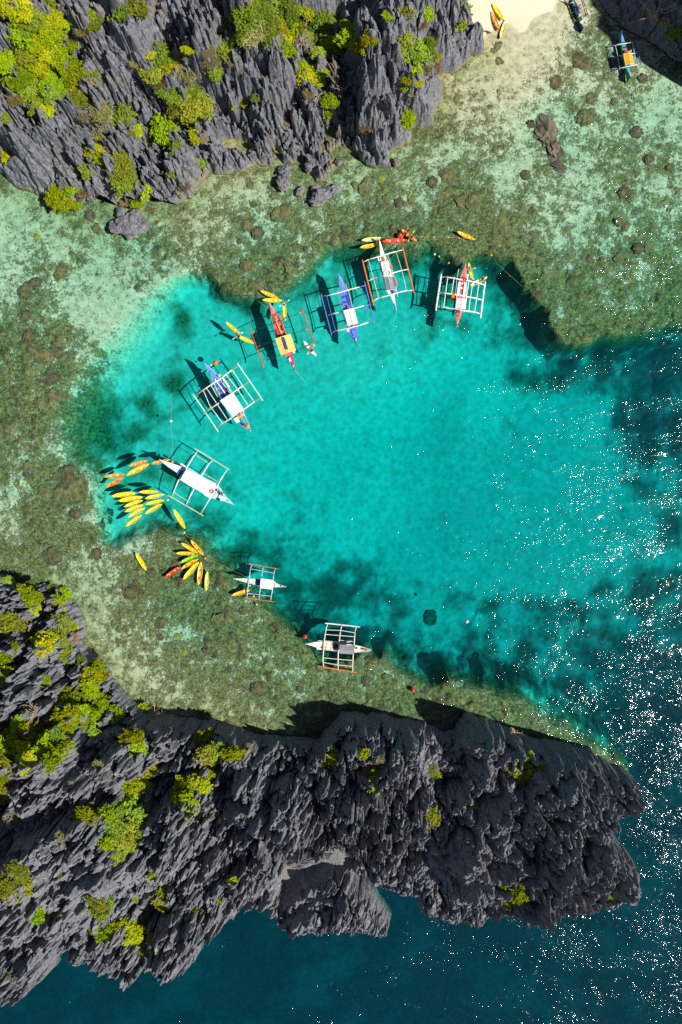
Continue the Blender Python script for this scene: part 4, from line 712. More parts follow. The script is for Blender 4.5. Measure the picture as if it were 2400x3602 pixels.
# ------------------------------------------------------------------ people and paddles
def skin_body(name, V, E, mat, sub=1):
    me = bpy.data.meshes.new(name); me.from_pydata([v[:3] for v in V], E, []); o = bpy.data.objects.new(name, me); COL.objects.link(o)
    m = o.modifiers.new('skin', 'SKIN'); m.use_smooth_shade = True
    for i, sv in enumerate(me.skin_vertices[0].data): sv.radius = (V[i][3], V[i][3] * (V[i][4] if len(V[i]) > 4 else 1)); sv.use_root = (i == 0)
    s = o.modifiers.new('smooth', 'SUBSURF'); s.levels = sub; s.render_levels = sub
    dg = bpy.context.evaluated_depsgraph_get(); nm = bpy.data.meshes.new_from_object(o.evaluated_get(dg)); nm.materials.clear(); nm.materials.append(mat); nm.name = name
    bpy.data.objects.remove(o); return nm
def figure(pose):
    # x forward, y left, z up; origin at the pelvis seat. vertex 0 pelvis
    if pose == 'sit': hip, knee, ank, toe = (0, .10, .10), (.42, .16, .24), (.80, .14, .06), (.86, .15, .18); sh, el, wr = (-.04, .19, .56), (.12, .30, .36), (.34, .26, .40); spine = [(0, 0, .12), (-.05, 0, .34), (-.04, 0, .54), (-.02, 0, .64), (.0, 0, .72), (.01, 0, .84)]
    elif pose == 'swim': hip, knee, ank, toe = (-.08, .10, -.02), (-.50, .16, -.06), (-.92, .14, -.1), (-1.1, .15, -.12); sh, el, wr = (.46, .19, .0), (.62, .38, -.02), (.86, .34, -.03); spine = [(0, 0, 0), (.22, 0, .02), (.44, 0, .02), (.55, 0, .05), (.62, 0, .08), (.74, 0, .1)]
    else: hip, knee, ank, toe = (0, .10, -.06), (.03, .12, -.48), (-.02, .12, -.88), (.16, .14, -.90); sh, el, wr = (0, .20, .46), (.02, .27, .18), (.16, .26, -.04); spine = [(0, 0, 0), (-.02, 0, .24), (0, 0, .46), (0, 0, .55), (.02, 0, .62), (.03, 0, .74)]
    V = []; E = []
    rad = [.13, .12, .14, .055, .075, .085]
    for p, r in zip(spine, rad): V.append((*p, r, 0.8 if r > .11 else 1.0))
    E += [(i, i + 1) for i in range(5)]
    hd = Vector(spine[5]); fw = Vector((1, 0, 0)) if pose != 'swim' else Vector((0, 0, -1))
    n = len(V); V.append((*(hd * .5 + Vector(spine[4]) * .5 + fw * .10), .018)); E.append((4, n))      # nose
    for s in (1, -1):
        n = len(V); V.append((hd.x - .01, hd.y + s * .095, hd.z - .04, .016)); E.append((4, n))           # ear
        m = lambda p: (p[0], p[1] * s, p[2])
        n = len(V)
        V += [(*m(hip), .088), (*m(knee), .06), (*m(ank), .042), (*m(toe), .035)]; E += [(0, n), (n, n + 1), (n + 1, n + 2), (n + 2, n + 3)]
        n = len(V); V += [(*m(sh), .065), (*m(el), .045), (*m(wr), .032)]; E += [(2, n), (n, n + 1), (n + 1, n + 2)]
        w = Vector(m(wr)); d = (w - Vector(m(el))).normalized(); side = d.cross(Vector((0, 0, 1))).normalized(); pn = side.cross(d)
        n2 = len(V); V.append((*(w + d * .07), .034, .6)); E.append((n + 2, n2))
        for k, L in zip((-1.5, -.5, .5, 1.5), (.06, .075, .07, .055)):
            a = w + d * .10 + side * k * .019; q = len(V); V += [(*a, .0095), (*(a + d * L * .6), .009), (*(a + d * L * .8 - pn * L * .45), .008)]; E += [(n2, q), (q, q + 1), (q + 1, q + 2)]
        a = w + d * .05 + side * -.045 * s; q = len(V); V += [(*a, .0105), (*(a + d * .045 - side * .015 * s - pn * .02), .009)]; E += [(n2, q), (q, q + 1)]
    body = skin_body('person', V, E, MAT['skin'])
    shirt = skin_body('shirt', [(*p, r, .85) for p, r in zip([spine[0], spine[1], spine[2]], (.145, .14, .16))] + [(sh[0], sh[1] * s, sh[2], .082) for s in (1, -1)] + [((sh[0] + el[0]) / 2, (sh[1] + el[1]) / 2 * s, (sh[2] + el[2]) / 2, .068) for s in (1, -1)], [(0, 1), (1, 2), (2, 3), (2, 4), (3, 5), (4, 6)], MAT['white_paint'])
    shorts = skin_body('shorts', [(*spine[0], .15, .85)] + [((hip[0] * .35 + knee[0] * .65), (hip[1] * .35 + knee[1] * .65) * s, hip[2] * .35 + knee[2] * .65, .085) for s in (1, -1)], [(0, 1), (0, 2)], MAT['deep_blue'])
    bm = bmesh.new(); bmesh.ops.create_icosphere(bm, subdivisions=2, radius=.108, matrix=Matrix.Translation(hd + Vector((-.015, 0, .0)) - fw * .01)); bmesh.ops.delete(bm, geom=[v for v in bm.verts if (v.co - hd).dot(fw) > .035 and v.co.z < hd.z + .05 or v.co.z < hd.z - .09], context='VERTS')
    hair = bpy.data.meshes.new('hair'); bm.to_mesh(hair); bm.free(); hair.materials.append(MAT['hair'])
    return body, shirt, shorts, hair
POSE = {p: figure(p) for p in ('sit', 'swim', 'stand')}
def person(loc, rz, pose, shirt, label, shorts='deep_blue'):
    b, s, t, h = POSE[pose]; o = bpy.data.objects.new('person', b); COL.objects.link(o); o.location = loc; o.rotation_euler = (0, 0, rz); o.scale = (1.05,) * 3
    for me, nm, mt in ((s, 'shirt', shirt), (t, 'shorts', shorts), (h, 'hair', 'hair')):
        c = bpy.data.objects.new(nm, me); COL.objects.link(c); c.parent = o
        c.material_slots[0].link = 'OBJECT'; c.material_slots[0].material = MAT[mt]
    return tag(o, label, 'person')
def paddle(loc, rz, col, label, tilt=0.0):
    root = empty('paddle', loc, rz); root.rotation_euler = (0, tilt, rz); tag(root, label, 'paddle')
    m = MB(); m.tube([(-0.75, 0, 0), (0.75, 0, 0)], 0.022, 6); m.build('shaft', MAT[col], root)
    for s in (-1, 1):
        m = MB(); m.tube([(s * .7, 0, 0), (s * .8, 0, 0), (s * .95, 0, 0), (s * 1.08, 0, 0), (s * 1.12, 0, 0)], [.03, .085, .10, .085, .03], 8)
        m.v = [(x, y, z * .25) for x, y, z in m.v]; m.build('blade', MAT[col], root)
def pw(crop, p, h): return Vector(W(crop[0] + p[0] / crop[2], crop[1] + p[1] / crop[2], h))
def on_kayak(crop, p, rz, shirt, label, ppts, pcol, plabel, pose='sit'):
    q = pw(crop, p, 0.6); person((q.x, q.y, 0.17), rz, pose, shirt, label)
    a, b = pw(crop, ppts[0], 0.6), pw(crop, ppts[1], 0.6); c = Vector((q.x + .36 * math.cos(rz), q.y + .36 * math.sin(rz), 0)); paddle((c.x, c.y, 0.62), math.atan2(b.y - a.y, b.x - a.x), pcol, plabel, 0.08)
ra = lambda o: o.rotation_euler.z
on_kayak(A_, (1355, 185), ra(kA) + math.pi, 'floor_grey', 'person in a grey top in the rear of the orange kayak', ((1315, 225), (1375, 120)), 'orange_paint', 'orange paddle of the rear paddler in the orange kayak')
on_kayak(A_, (1445, 240), ra(kA) + math.pi, 'deep_blue', 'person in a dark blue top in the front of the orange kayak', ((1395, 315), (1480, 170)), 'yellow_tarp', 'yellow orange paddle of the front paddler in the orange kayak')
on_kayak(B_, (945, 500), ra(kB1) + math.pi, 'pink_deck', 'person in a pink top in the lime yellow kayak', ((890, 555), (1065, 520)), 'yellow_tarp', 'yellow paddle over the lime yellow kayak')
q = pw(B_, (1265, 745), .6); person((q.x, q.y, .17), ra(kB2) + math.pi, 'sit', 'white_paint', 'person in a white top in the pale yellow kayak')
on_kayak(C_, (995, 385), ra(kC1), 'white_paint', 'person in a pale top in the yellow kayak by the red bow', ((940, 460), (1068, 375)), 'bamboo', 'cream paddle across the yellow kayak by the red bow')
on_kayak(C_, (345, 842), ra(kC2), 'orange_paint', 'person in an orange top in the yellow kayak at the left red float', ((318, 900), (425, 822)), 'pale_blue', 'pale paddle across the yellow kayak at the left red float')
on_kayak(C_, (1400, 1050), ra(kC3) + math.pi, 'black_paint', 'person in a black top in the white kayak', ((1340, 1105), (1425, 995)), 'yellow_tarp', 'yellow paddle across the white kayak')
q = pw(A_, (1285, 205), 0); person((q.x, q.y, -0.05), 0.6, 'swim', 'red_paint', 'person swimming beside the red buoy and orange kayak'); 

# ------------------------------------------------------------------ outrigger boats
def resample(pts, n):
    P = [Vector(p) for p in pts]; L = [0]
    for a, b in zip(P, P[1:]): L.append(L[-1] + (b - a).length)
    out = []
    for i in range(n):
        d = L[-1] * i / (n - 1); k = max(j for j in range(len(L)) if L[j] <= d + 1e-9); k = min(k, len(P) - 2); t = (d - L[k]) / max(L[k + 1] - L[k], 1e-9); out.append(P[k].lerp(P[k + 1], t))
    return out
def bangka(crop, label, bow, stern, left, right, hull, deck, canopy, can_m, floats, beams, spars, beam_m, tip_m, spar_m, float_m, br=.10, fr=.15, sr=.055, bowdeck=None, sterndeck=None, post_m='white_paint', extra=None, canopy_h=2.2, trim=None, poles=(), tip_n=1):
    P = lambda p, h: pw(crop, p, h); N = 29
    c0 = (P(bow, .8) + P(stern, .8)) / 2; org = Vector((c0.x, c0.y, 0))
    root = empty('outrigger_boat', org); tag(root, label, 'outrigger boat', 'outrigger boats moored around the lagoon')
    def hz(t): return .85 + .95 * max(0, (.28 - t) / .28) ** 1.6 + .45 * max(0, (t - .8) / .2) ** 1.5
    def side(pts):
        full = [bow] + list(pts) + [stern]; r = resample([(a, b, 0) for a, b in full], N)
        return [P((q.x, q.y), hz(i / (N - 1))) for i, q in enumerate(r)]
    Lp, Rp = side(left), side(right)
    for i in (0, N - 1):
        mid = (Lp[i] + Rp[i]) / 2; d = Vector((Lp[1].y - Rp[1].y, 0, 0)); ax = (P(stern, 0) - P(bow, 0)).normalized(); nrm = Vector((-ax.y, ax.x, 0)); Lp[i] = mid + nrm * .05 * (1 if (Lp[3] - Rp[3]).dot(nrm) > 0 else -1); Rp[i] = mid - (Lp[i] - mid)
    V = []
    for a, b in zip(Lp, Rp):
        m = (a + b) / 2; w = (a - b) / 2; zt = a.z
        for k, z in ((1, zt), (.97, zt * .45), (.55, -.12), (0, -.28), (-.55, -.12), (-.97, zt * .45), (-1, zt), (-.9, zt), (-.88, zt - .14), (.88, zt - .14), (.9, zt)): V.append((m.x + w.x * k, m.y + w.y * k, z))
    per = 11; mb = MB(); f = [(i * per + k, i * per + (k + 1) % per, (i + 1) * per + (k + 1) % per, (i + 1) * per + k) for i in range(N - 1) for k in range(per) if k != 8]
    f += [tuple(range(per))[::-1], tuple(range((N - 1) * per, N * per))]
    mb.add(V, f); hl = mb.build('hull', MAT[hull], root, org)
    def deckpart(name, i0, i1, mat, dz, kk=.88):
        m = MB(); v = []
        for i in range(i0, i1 + 1):
            a, b = Lp[i], Rp[i]; c = (a + b) / 2; w = (a - b) / 2 * kk; z = a.z + dz
            v += [(c.x + w.x, c.y + w.y, z), (c.x, c.y, z + .03), (c.x - w.x, c.y - w.y, z)]
        n = i1 - i0 + 1; m.add(v, [(j * 3 + k, (j + 1) * 3 + k, (j + 1) * 3 + k + 1, j * 3 + k + 1) for j in range(n - 1) for k in (0, 1)])
        v2 = [(x, y, z - .03) for x, y, z in v]; m.add(v2, [(j * 3 + k, j * 3 + k + 1, (j + 1) * 3 + k + 1, (j + 1) * 3 + k) for j in range(n - 1) for k in (0, 1)]); m.build(name, MAT[mat], root, org)
    deckpart('deck', 0, N - 1, deck, -.137)
    if bowdeck: deckpart('bow_deck', 0, int(bowdeck[1] * (N - 1)), bowdeck[0], .012, .95)
    if sterndeck: deckpart('stern_deck', int(sterndeck[1] * (N - 1)), N - 1, sterndeck[0], .012, .95)
    # benches across and side boards
    for t in (.34, .42, .5, .58):
        i = int(t * (N - 1)); a, b = Lp[i], Rp[i]; m = MB(); c = (a + b) / 2; ang = math.atan2(b.y - a.y, b.x - a.x); m.box((c.x, c.y, a.z - .05), ((a - b).length * .86, .26, .05), ang); m.build('bench', MAT[trim or deck], root, org)
    # canopy: shallow ridged roof on posts
    for cn, (cp, cm, ridge) in enumerate(zip(canopy, can_m, [1] * len(canopy))):
        q = [P(p, canopy_h) for p in cp]; m = MB(); n = 7; v = []
        for i in range(n):
            t = i / (n - 1); a = q[0].lerp(q[3], t); b = q[1].lerp(q[2], t)
            for k in range(9):
                u = k / 8; pt = a.lerp(b, u); v.append((pt.x, pt.y, pt.z + .24 * (1 - abs(2 * u - 1)) - .03 * math.sin(u * 9.4) ** 2 - .05 * math.sin(t * math.pi)))
        g = [(i * 9 + k, i * 9 + k + 1, (i + 1) * 9 + k + 1, (i + 1) * 9 + k) for i in range(n - 1) for k in range(8)]
        m.add(v, g); m.add([(x, y, z - .03) for x, y, z in v], [x[::-1] for x in g]); m.build('canopy', MAT[cm], root, org)
        m = MB(); m.tube([((q[0] + q[1]) / 2) + Vector((0, 0, .235)), ((q[3] + q[2]) / 2) + Vector((0, 0, .235))], .025, 6); m.build('ridge_pole', MAT[post_m], root, org)
        c = sum(q, Vector()) / 4
        for p in q:
            e = p.lerp(c, .08); m = MB(); m.tube([(e.x, e.y, .7), (e.x, e.y, canopy_h + .02)], .03, 6); m.build('post', MAT[post_m], root, org)
        for e0, e1 in ((0, 1), (3, 2)):
            m = MB(); m.tube([q[e0], (q[e0] + q[e1]) / 2 + Vector((0, 0, .2)), q[e1]], .03, 6); m.build('canopy_rail', MAT[post_m], root, org)
    # outrigger floats
    for a, b in floats:
        m = MB(); p, r = P(a, .12), P(b, .12); d = (r - p); pts = [p + d * t + Vector((0, 0, .22 * abs(2 * t - 1) ** 4)) for t in (0, .04, .12, .3, .5, .7, .88, .96, 1)]
        m.tube(pts, [fr * k for k in (.45, .8, 1, 1, 1, 1, 1, .8, .45)], 8); m.build('outrigger_float', MAT[float_m[floats.index((a, b)) % len(float_m)]], root, org, True)
    for bl in beams:
        n = len(bl); pts = []
        for i, p in enumerate(bl):
            e = min(i, n - 1 - i); pts.append(P(p, (.22, .62, 1.0, 1.12)[min(e, 3)]))
        d = []
        for a, b in zip(pts, pts[1:]): d += [a, a.lerp(b, .5)]
        d.append(pts[-1]); m = MB(); k = 2 * tip_n
        m.tube(d[:k + 1], [br * (.7 + .15 * i / k) for i in range(k + 1)], 7, 1); m.tube(d[k:-k] if k else d, br, 7, 0); m.tube(d[-k - 1:], [br * (.85 - .15 * i / k) for i in range(k + 1)], 7, 1)
        m.build('crossbeam', [MAT[beam_m], MAT[tip_m]], root, org, True)
        m = MB()
        for a in (pts[0], pts[-1]): m.tube([(a.x, a.y, .02), (a.x, a.y, .3)], br * .9, 6)
        m.build('lashing', MAT['rope'], root, org)
    for sp in spars:
        m = MB(); m.tube([P(p, .72 if j % 1 == 0 else .7) for j, p in enumerate(sp)], sr, 6); m.build('spar', MAT[spar_m], root, org)
    for pl in poles:
        m = MB(); m.tube([P(p, 1.0) for p in pl[0]], .045, 6); m.build('pole', MAT[pl[1]], root, org)
    m = MB(); e = Lp[-3].lerp(Rp[-3], .5); ax = (P(stern, 0) - P(bow, 0)).normalized(); ang = math.atan2(ax.y, ax.x); m.box((e.x, e.y, e.z + .08), (.55, .32, .26), ang, 0, .8); m.tube([(e.x, e.y, e.z + .1), (e.x + ax.x * .5, e.y + ax.y * .5, e.z + .2)], .04, 6); m.build('engine', MAT['steel'], root, org)
    m = MB(); e = Lp[1].lerp(Rp[1], .5); m.tube([(e.x, e.y, e.z - .1), (e.x, e.y, e.z + .28)], .04, 6); m.build('mooring_post', MAT[post_m], root, org)
    for nm, mat, z, size, rz, p in (extra or []):
        m = MB(); q = P(p, z); m.box((q.x, q.y, z), size, ang + rz, 0, .93); m.build(nm, MAT[mat], root, org)
    return root, hz

def cargo(crop, p, z, size, rz, mat, name, label, cat):
    q = pw(crop, p, z); m = MB(); m.box((0, 0, size[2] / 2), size, 0, 0, .9); m.box((0, 0, size[2] + .015), (size[0] * .8, size[1] * .8, .03)); o = m.build(name, MAT[mat]); o.location = (q.x, q.y, z); o.rotation_euler = (0, 0, rz); return tag(o, label, cat)
def ring(crop, p, z, r, mat, label):
    q = pw(crop, p, z); m = MB(); m.tube([(r * math.cos(a), r * math.sin(a), 0) for a in [k * math.pi / 9 for k in range(19)]], r * .26, 7, 0, False); o = m.build('life_ring', MAT[mat], smooth=True); o.location = (q.x, q.y, z + r * .3); return tag(o, label, 'life ring')

bangka(A_, 'white outrigger boat with orange floats and a grey tarp behind its white roof', (930, 245), (1200, 1360), [(950, 480), (950, 640), (985, 850), (1040, 1060), (1105, 1140)], [(1000, 460), (1030, 500), (1090, 640), (1140, 840), (1190, 1040), (1165, 1120)], 'white_paint', 'cream_paint',
    [[(957, 622), (1073, 602), (1122, 825), (1002, 845)], [(1008, 850), (1128, 835), (1188, 1040), (1045, 1055)]], ['white_paint', 'grey_tarp'], [((672, 580), (850, 1295)), ((1287, 380), (1468, 1105))],
    [[(680, 622), (770, 580), (920, 535), (1020, 505), (1190, 455), (1303, 428)], [(755, 915), (845, 865), (980, 830), (1155, 780), (1280, 745), (1385, 728)], [(825, 1225), (920, 1170), (1090, 1125), (1240, 1080), (1350, 1055), (1455, 1050)]],
    [[(770, 590), (845, 865), (930, 1190)], [(1190, 455), (1280, 745), (1355, 1070)]], 'white_paint', 'white_paint', 'bamboo', ['orange_paint'], trim='bamboo', poles=[([(1060, 490), (1150, 800), (1220, 1150)], 'white_paint'), ([(915, 520), (985, 830), (1075, 1110)], 'white_paint')],
    bowdeck=('white_paint', .22), sterndeck=('white_paint', .8), extra=[('cabin_hatch', 'tan_wood', .95, (.9, .35, .12), 0, (1000, 570)), ('side_board', 'white_paint', 1.05, (5.0, .22, .05), 0, (1110, 800)), ('side_board', 'white_paint', 1.05, (2.2, .25, .05), 0, (935, 620))])
cargo(A_, (1112, 692), 1.1, (.6, .4, .35), -1.2, 'orange_paint', 'cooler', 'orange cooler box beside the white roof of the boat with orange floats', 'cooler')
cargo(A_, (965, 735), 1.1, (.8, .3, .25), -1.3, 'red_paint', 'life_jacket', 'red bundled life jackets on the left side board of the white boat', 'life jackets')
cargo(A_, (1185, 920), 1.1, (1.6, .35, .25), -1.3, 'pink_deck', 'life_jacket', 'pink life jackets hanging along the grey tarp', 'life jackets')
cargo(A_, (1155, 1065), 1.0, (.7, .35, .3), -1.3, 'blue_paint', 'barrel', 'blue drum behind the grey tarp on the white boat', 'drum')
ring(A_, (1075, 785), 2.28, .27, 'orange_paint', 'orange life ring lying between white roof and grey tarp'); ring(A_, (1028, 795), 2.28, .3, 'white_paint', 'white life ring lying between white roof and grey tarp')

bangka(A_, 'all blue outrigger boat with white roof and blue floats', (308, 795), (592, 1885), [(318, 940), (335, 1080), (365, 1270), (400, 1450), (430, 1600), (480, 1740), (545, 1790)], [(370, 880), (430, 1030), (490, 1180), (545, 1330), (590, 1500), (610, 1600), (605, 1760), (595, 1790)], 'blue_paint', 'blue_paint',
    [[(385, 1360), (545, 1325), (610, 1555), (455, 1602)]], ['white_paint'], [((38, 1105), (208, 1750)), ((705, 910), (862, 1560))],
    [[(60, 1140), (125, 1135), (300, 1090), (440, 1050), (630, 1000), (725, 975)], [(125, 1440), (200, 1415), (305, 1390), (545, 1330), (705, 1285), (795, 1268)], [(200, 1710), (265, 1670), (365, 1655), (590, 1600), (770, 1540), (860, 1522)]],
    [[(130, 1140), (200, 1415), (268, 1685)], [(640, 1000), (708, 1285), (780, 1555)]], 'cream_paint', 'blue_paint', 'blue_paint', ['blue_paint'], br=.105, fr=.1, trim='deep_blue', bowdeck=('blue_paint', .27), sterndeck=('blue_paint', .72), post_m='pale_blue',
    poles=[([(290, 1060), (355, 1350), (430, 1610)], 'tan_wood'), ([(420, 950), (470, 1100), (525, 1320)], 'cream_paint')], extra=[('tail_bench', 'orange_tarp', 1.1, (.5, .22, .08), 0, (572, 1805)), ('deck_box', 'pale_blue', 1.05, (.5, .5, .35), 0, (455, 1665)), ('wheel_house', 'blue_paint', 1.05, (1.2, .9, .12), 0, (555, 1700)), ('floor_slot', 'deep_blue', .82, (2.2, .22, .06), 0, (455, 1210))])
cargo(A_, (545, 1585), 1.15, (.6, .35, .25), .2, 'orange_paint', 'life_jacket', 'orange life jackets at the rear edge of the blue boat roof', 'life jackets')
cargo(A_, (455, 1305), .95, (.5, .25, .2), -1.3, 'pink_deck', 'life_jacket', 'pink life jacket in front of the blue boat roof', 'life jackets')

bangka(B_, 'white outrigger boat with pink triangular bow and stern decks', (870, 400), (672, 1820), [(800, 600), (745, 740), (700, 950), (660, 1200), (640, 1420), (648, 1600)], [(885, 560), (890, 730), (890, 900), (885, 1150), (865, 1420), (790, 1480), (740, 1640)], 'white_paint', 'pink_deck',
    [[(672, 1192), (890, 1207), (868, 1423), (640, 1405)]], ['white_paint'], [((330, 650), (205, 1470)), ((1295, 815), (1190, 1635))],
    [[(345, 725), (400, 712), (620, 745), (760, 775), (950, 805), (1150, 850), (1275, 890)], [(290, 1075), (340, 1060), (560, 1095), (880, 1150), (1110, 1190), (1225, 1225)], [(240, 1375), (300, 1365), (500, 1400), (650, 1430), (870, 1465), (1080, 1490), (1180, 1530)]],
    [[(475, 700), (425, 1080), (380, 1400)], [(615, 720), (555, 1090)], [(940, 780), (890, 1150), (840, 1490)], [(1015, 900), (970, 1170), (935, 1500)], [(1160, 860), (1110, 1190), (1060, 1515)]], 'white_paint', 'white_paint', 'white_paint', ['white_paint'], br=.12, fr=.17, sr=.075,
    bowdeck=('pink_deck', .25), sterndeck=('pink_deck', .74), trim='white_paint', poles=[([(712, 540), (680, 750)], 'cream_paint'), ([(670, 780), (645, 1100)], 'pale_blue')], extra=[('side_board', 'white_paint', .98, (2.6, .42, .06), 0, (845, 1000)), ('side_board', 'white_paint', .98, (2.4, .42, .06), 0, (715, 980)), ('boarding_ladder', 'white_paint', 1.0, (1.1, .32, .05), 0, (908, 720)), ('floor_grate', 'red_paint', .8, (.4, .5, .1), 0, (765, 820))])
cargo(B_, (588, 1165), .8, (1.3, .6, .3), 1.45, 'orange_paint', 'life_raft', 'orange raft box with dark end on the left outrigger of the boat with pink decks', 'raft')
ring(B_, (855, 768), 1.2, .28, 'red_paint', 'red life ring at the foot of the pink bow deck')
q = pw(B_, (705, 1480), 1.0); person((q.x, q.y, .95), -1.6, 'sit', 'deep_blue', 'person in a blue top sitting at the pink stern deck')
q = pw(B_, (1015, 820), .6); person((q.x, q.y, .2), 2.0, 'sit', 'blue_paint', 'person in a blue top between the lime and pale yellow kayaks')

bangka(C_, 'red and pink outrigger boat with a yellow canopy carrying solar panels', (768, 330), (1148, 1340), [(790, 450), (830, 650), (880, 855), (945, 1000), (1000, 1100), (1070, 1220)], [(810, 390), (870, 490), (950, 600), (1030, 810), (1080, 950), (1110, 1090), (1140, 1230)], 'red_paint', 'pink_deck',
    [[(858, 875), (1082, 805), (1165, 1040), (945, 1112)]], ['yellow_tarp'], [((490, 722), (697, 1298)), ((1240, 430), (1448, 1000))],
    [[(520, 782), (565, 762), (830, 645), (960, 600), (1195, 508), (1258, 485)], [(598, 995), (645, 970), (870, 895), (1085, 810), (1285, 745), (1350, 730)], [(675, 1215), (725, 1190), (950, 1105), (1165, 1035), (1370, 962), (1430, 945)]],
    [[(570, 760), (645, 970), (730, 1190)], [(1200, 510), (1285, 745), (1350, 930)]], 'black_paint', 'orange_paint', 'black_paint', ['red_paint'], br=.06, fr=.1, sr=.03, trim='magenta', bowdeck=('pink_deck', .2), sterndeck=('magenta', .82), post_m='bamboo',
    poles=[([(765, 515), (825, 690), (885, 870)], 'black_paint'), ([(785, 660), (870, 860)], 'black_paint'), ([(975, 1115), (1060, 1245)], 'black_paint')],
    extra=[('deck_plank', 'orange_tarp', 1.0, (3.4, .2, .08), .02, (918, 720)), ('solar_panel', 'solar', 2.47, (1.15, .5, .05), 0, (985, 895)), ('solar_panel', 'solar', 2.47, (1.1, .5, .05), 0, (1014, 985)), ('side_board', 'tan_wood', .95, (3.5, .18, .06), -.06, (980, 690)), ('hatch_cover', 'brown_wood', .98, (.9, .5, .06), 0, (845, 585)), ('hatch_cover', 'red_paint', 1.0, (.35, 1.0, .08), 0, (845, 530)), ('hatch_cover', 'floor_grey', 1.35, (.8, .3, .06), 0, (800, 410)), ('roof_sheet', 'white_paint', 2.25, (.5, .35, .05), 0, (1128, 1060)), ('rack', 'tan_wood', 1.0, (.9, .5, .08), 0, (940, 570))])
cargo(C_, (975, 720), .98, (.9, .25, .2), -1.2, 'magenta', 'life_jacket', 'row of magenta life jackets along the right gunwale of the red boat', 'life jackets')
cargo(C_, (895, 790), .98, (.7, .4, .22), -1.2, 'magenta', 'life_jacket', 'magenta heap of life jackets before the yellow canopy', 'life jackets')
cargo(C_, (1075, 1180), 1.05, (.7, .45, .3), -1.2, 'pale_blue', 'crate', 'blue crate on the stern of the red boat', 'crate')

bangka(D_, 'blue and white outrigger boat with pale green floats and orange stern', (388, 185), (1175, 1340), [(450, 340), (545, 520), (600, 640), (690, 810), (800, 970), (900, 1110), (1000, 1230), (1110, 1320)], [(440, 215), (545, 310), (640, 440), (740, 570), (850, 700), (960, 850), (1060, 1000), (1085, 1090), (1150, 1220)], 'white_paint', 'blue_paint',
    [[(660, 830), (882, 692), (1065, 972), (880, 1115)]], ['white_paint'], [((190, 715), (635, 1375)), ((950, 175), (1400, 835))],
    [[(225, 755), (320, 680), (540, 530), (640, 470), (865, 300), (980, 228)], [(410, 1030), (510, 955), (655, 860), (880, 690), (1050, 575), (1155, 500)], [(590, 1310), (700, 1220), (815, 1155), (1050, 990), (1250, 850), (1360, 775)]],
    [[(370, 650), (465, 880), (510, 955), (710, 1230)], [(420, 605), (605, 885), (800, 1180)], [(500, 560), (625, 780)], [(755, 370), (955, 630), (1155, 930)], [(870, 300), (1050, 575), (1250, 850)]], 'cream_paint', 'tan_wood', 'white_paint', ['mint_paint'], br=.11, fr=.13, sr=.065,
    bowdeck=('blue_paint', .3), trim='deep_blue', extra=[('gang_plank', 'white_paint', 1.08, (4.0, .2, .06), .03, (678, 610)), ('side_board', 'cream_paint', 1.1, (2.2, .38, .06), 0, (755, 510)), ('side_board', 'cyan_paint', 1.0, (1.2, .12, .05), 0, (830, 640)), ('stern_table', 'orange_tarp', 1.25, (.7, 1.1, .08), 0, (1010, 1085)), ('stern_hatch', 'blue_paint', 1.32, (.4, .5, .06), 0, (995, 1078)), ('stern_floor', 'teal_paint', 1.0, (1.2, .7, .05), 0, (1062, 1170)), ('tail_bench', 'orange_tarp', 1.3, (.7, .4, .06), 0, (1145, 1280)), ('bow_chest', 'teal_paint', 1.4, (.9, .6, .12), 0, (510, 370)), ('floor_slot', 'deep_blue', .83, (2.2, .35, .06), 0, (740, 620))])
cargo(D_, (950, 1165), 1.2, (.9, .75, .45), -.95, 'white_paint', 'cooler', 'white chest hanging off the stern side of the blue and white boat', 'cooler')
cargo(D_, (805, 645), 1.1, (.5, .35, .3), -.9, 'orange_paint', 'life_jacket', 'orange life jackets on the right rail of the blue and white boat', 'life jackets')
cargo(D_, (640, 680), 1.0, (.35, .3, .2), -.9, 'orange_paint', 'life_jacket', 'small orange jacket on the left rail of the blue and white boat', 'life jackets')
cargo(D_, (985, 1025), 1.2, (.5, .35, .2), -.9, 'orange_paint', 'bag', 'orange bag behind the white roof of the blue and white boat', 'bag')
cargo(D_, (655, 400), 1.2, (.6, .4, .35), 1.0, 'steel', 'anchor_box', 'grey metal box beside the front beam of the blue and white boat', 'box')
q = pw(D_, (1090, 1262), 1.4); person((q.x, q.y, 1.25), -.5, 'sit', 'magenta', 'person in a purple top sitting at the orange stern of the blue and white boat')

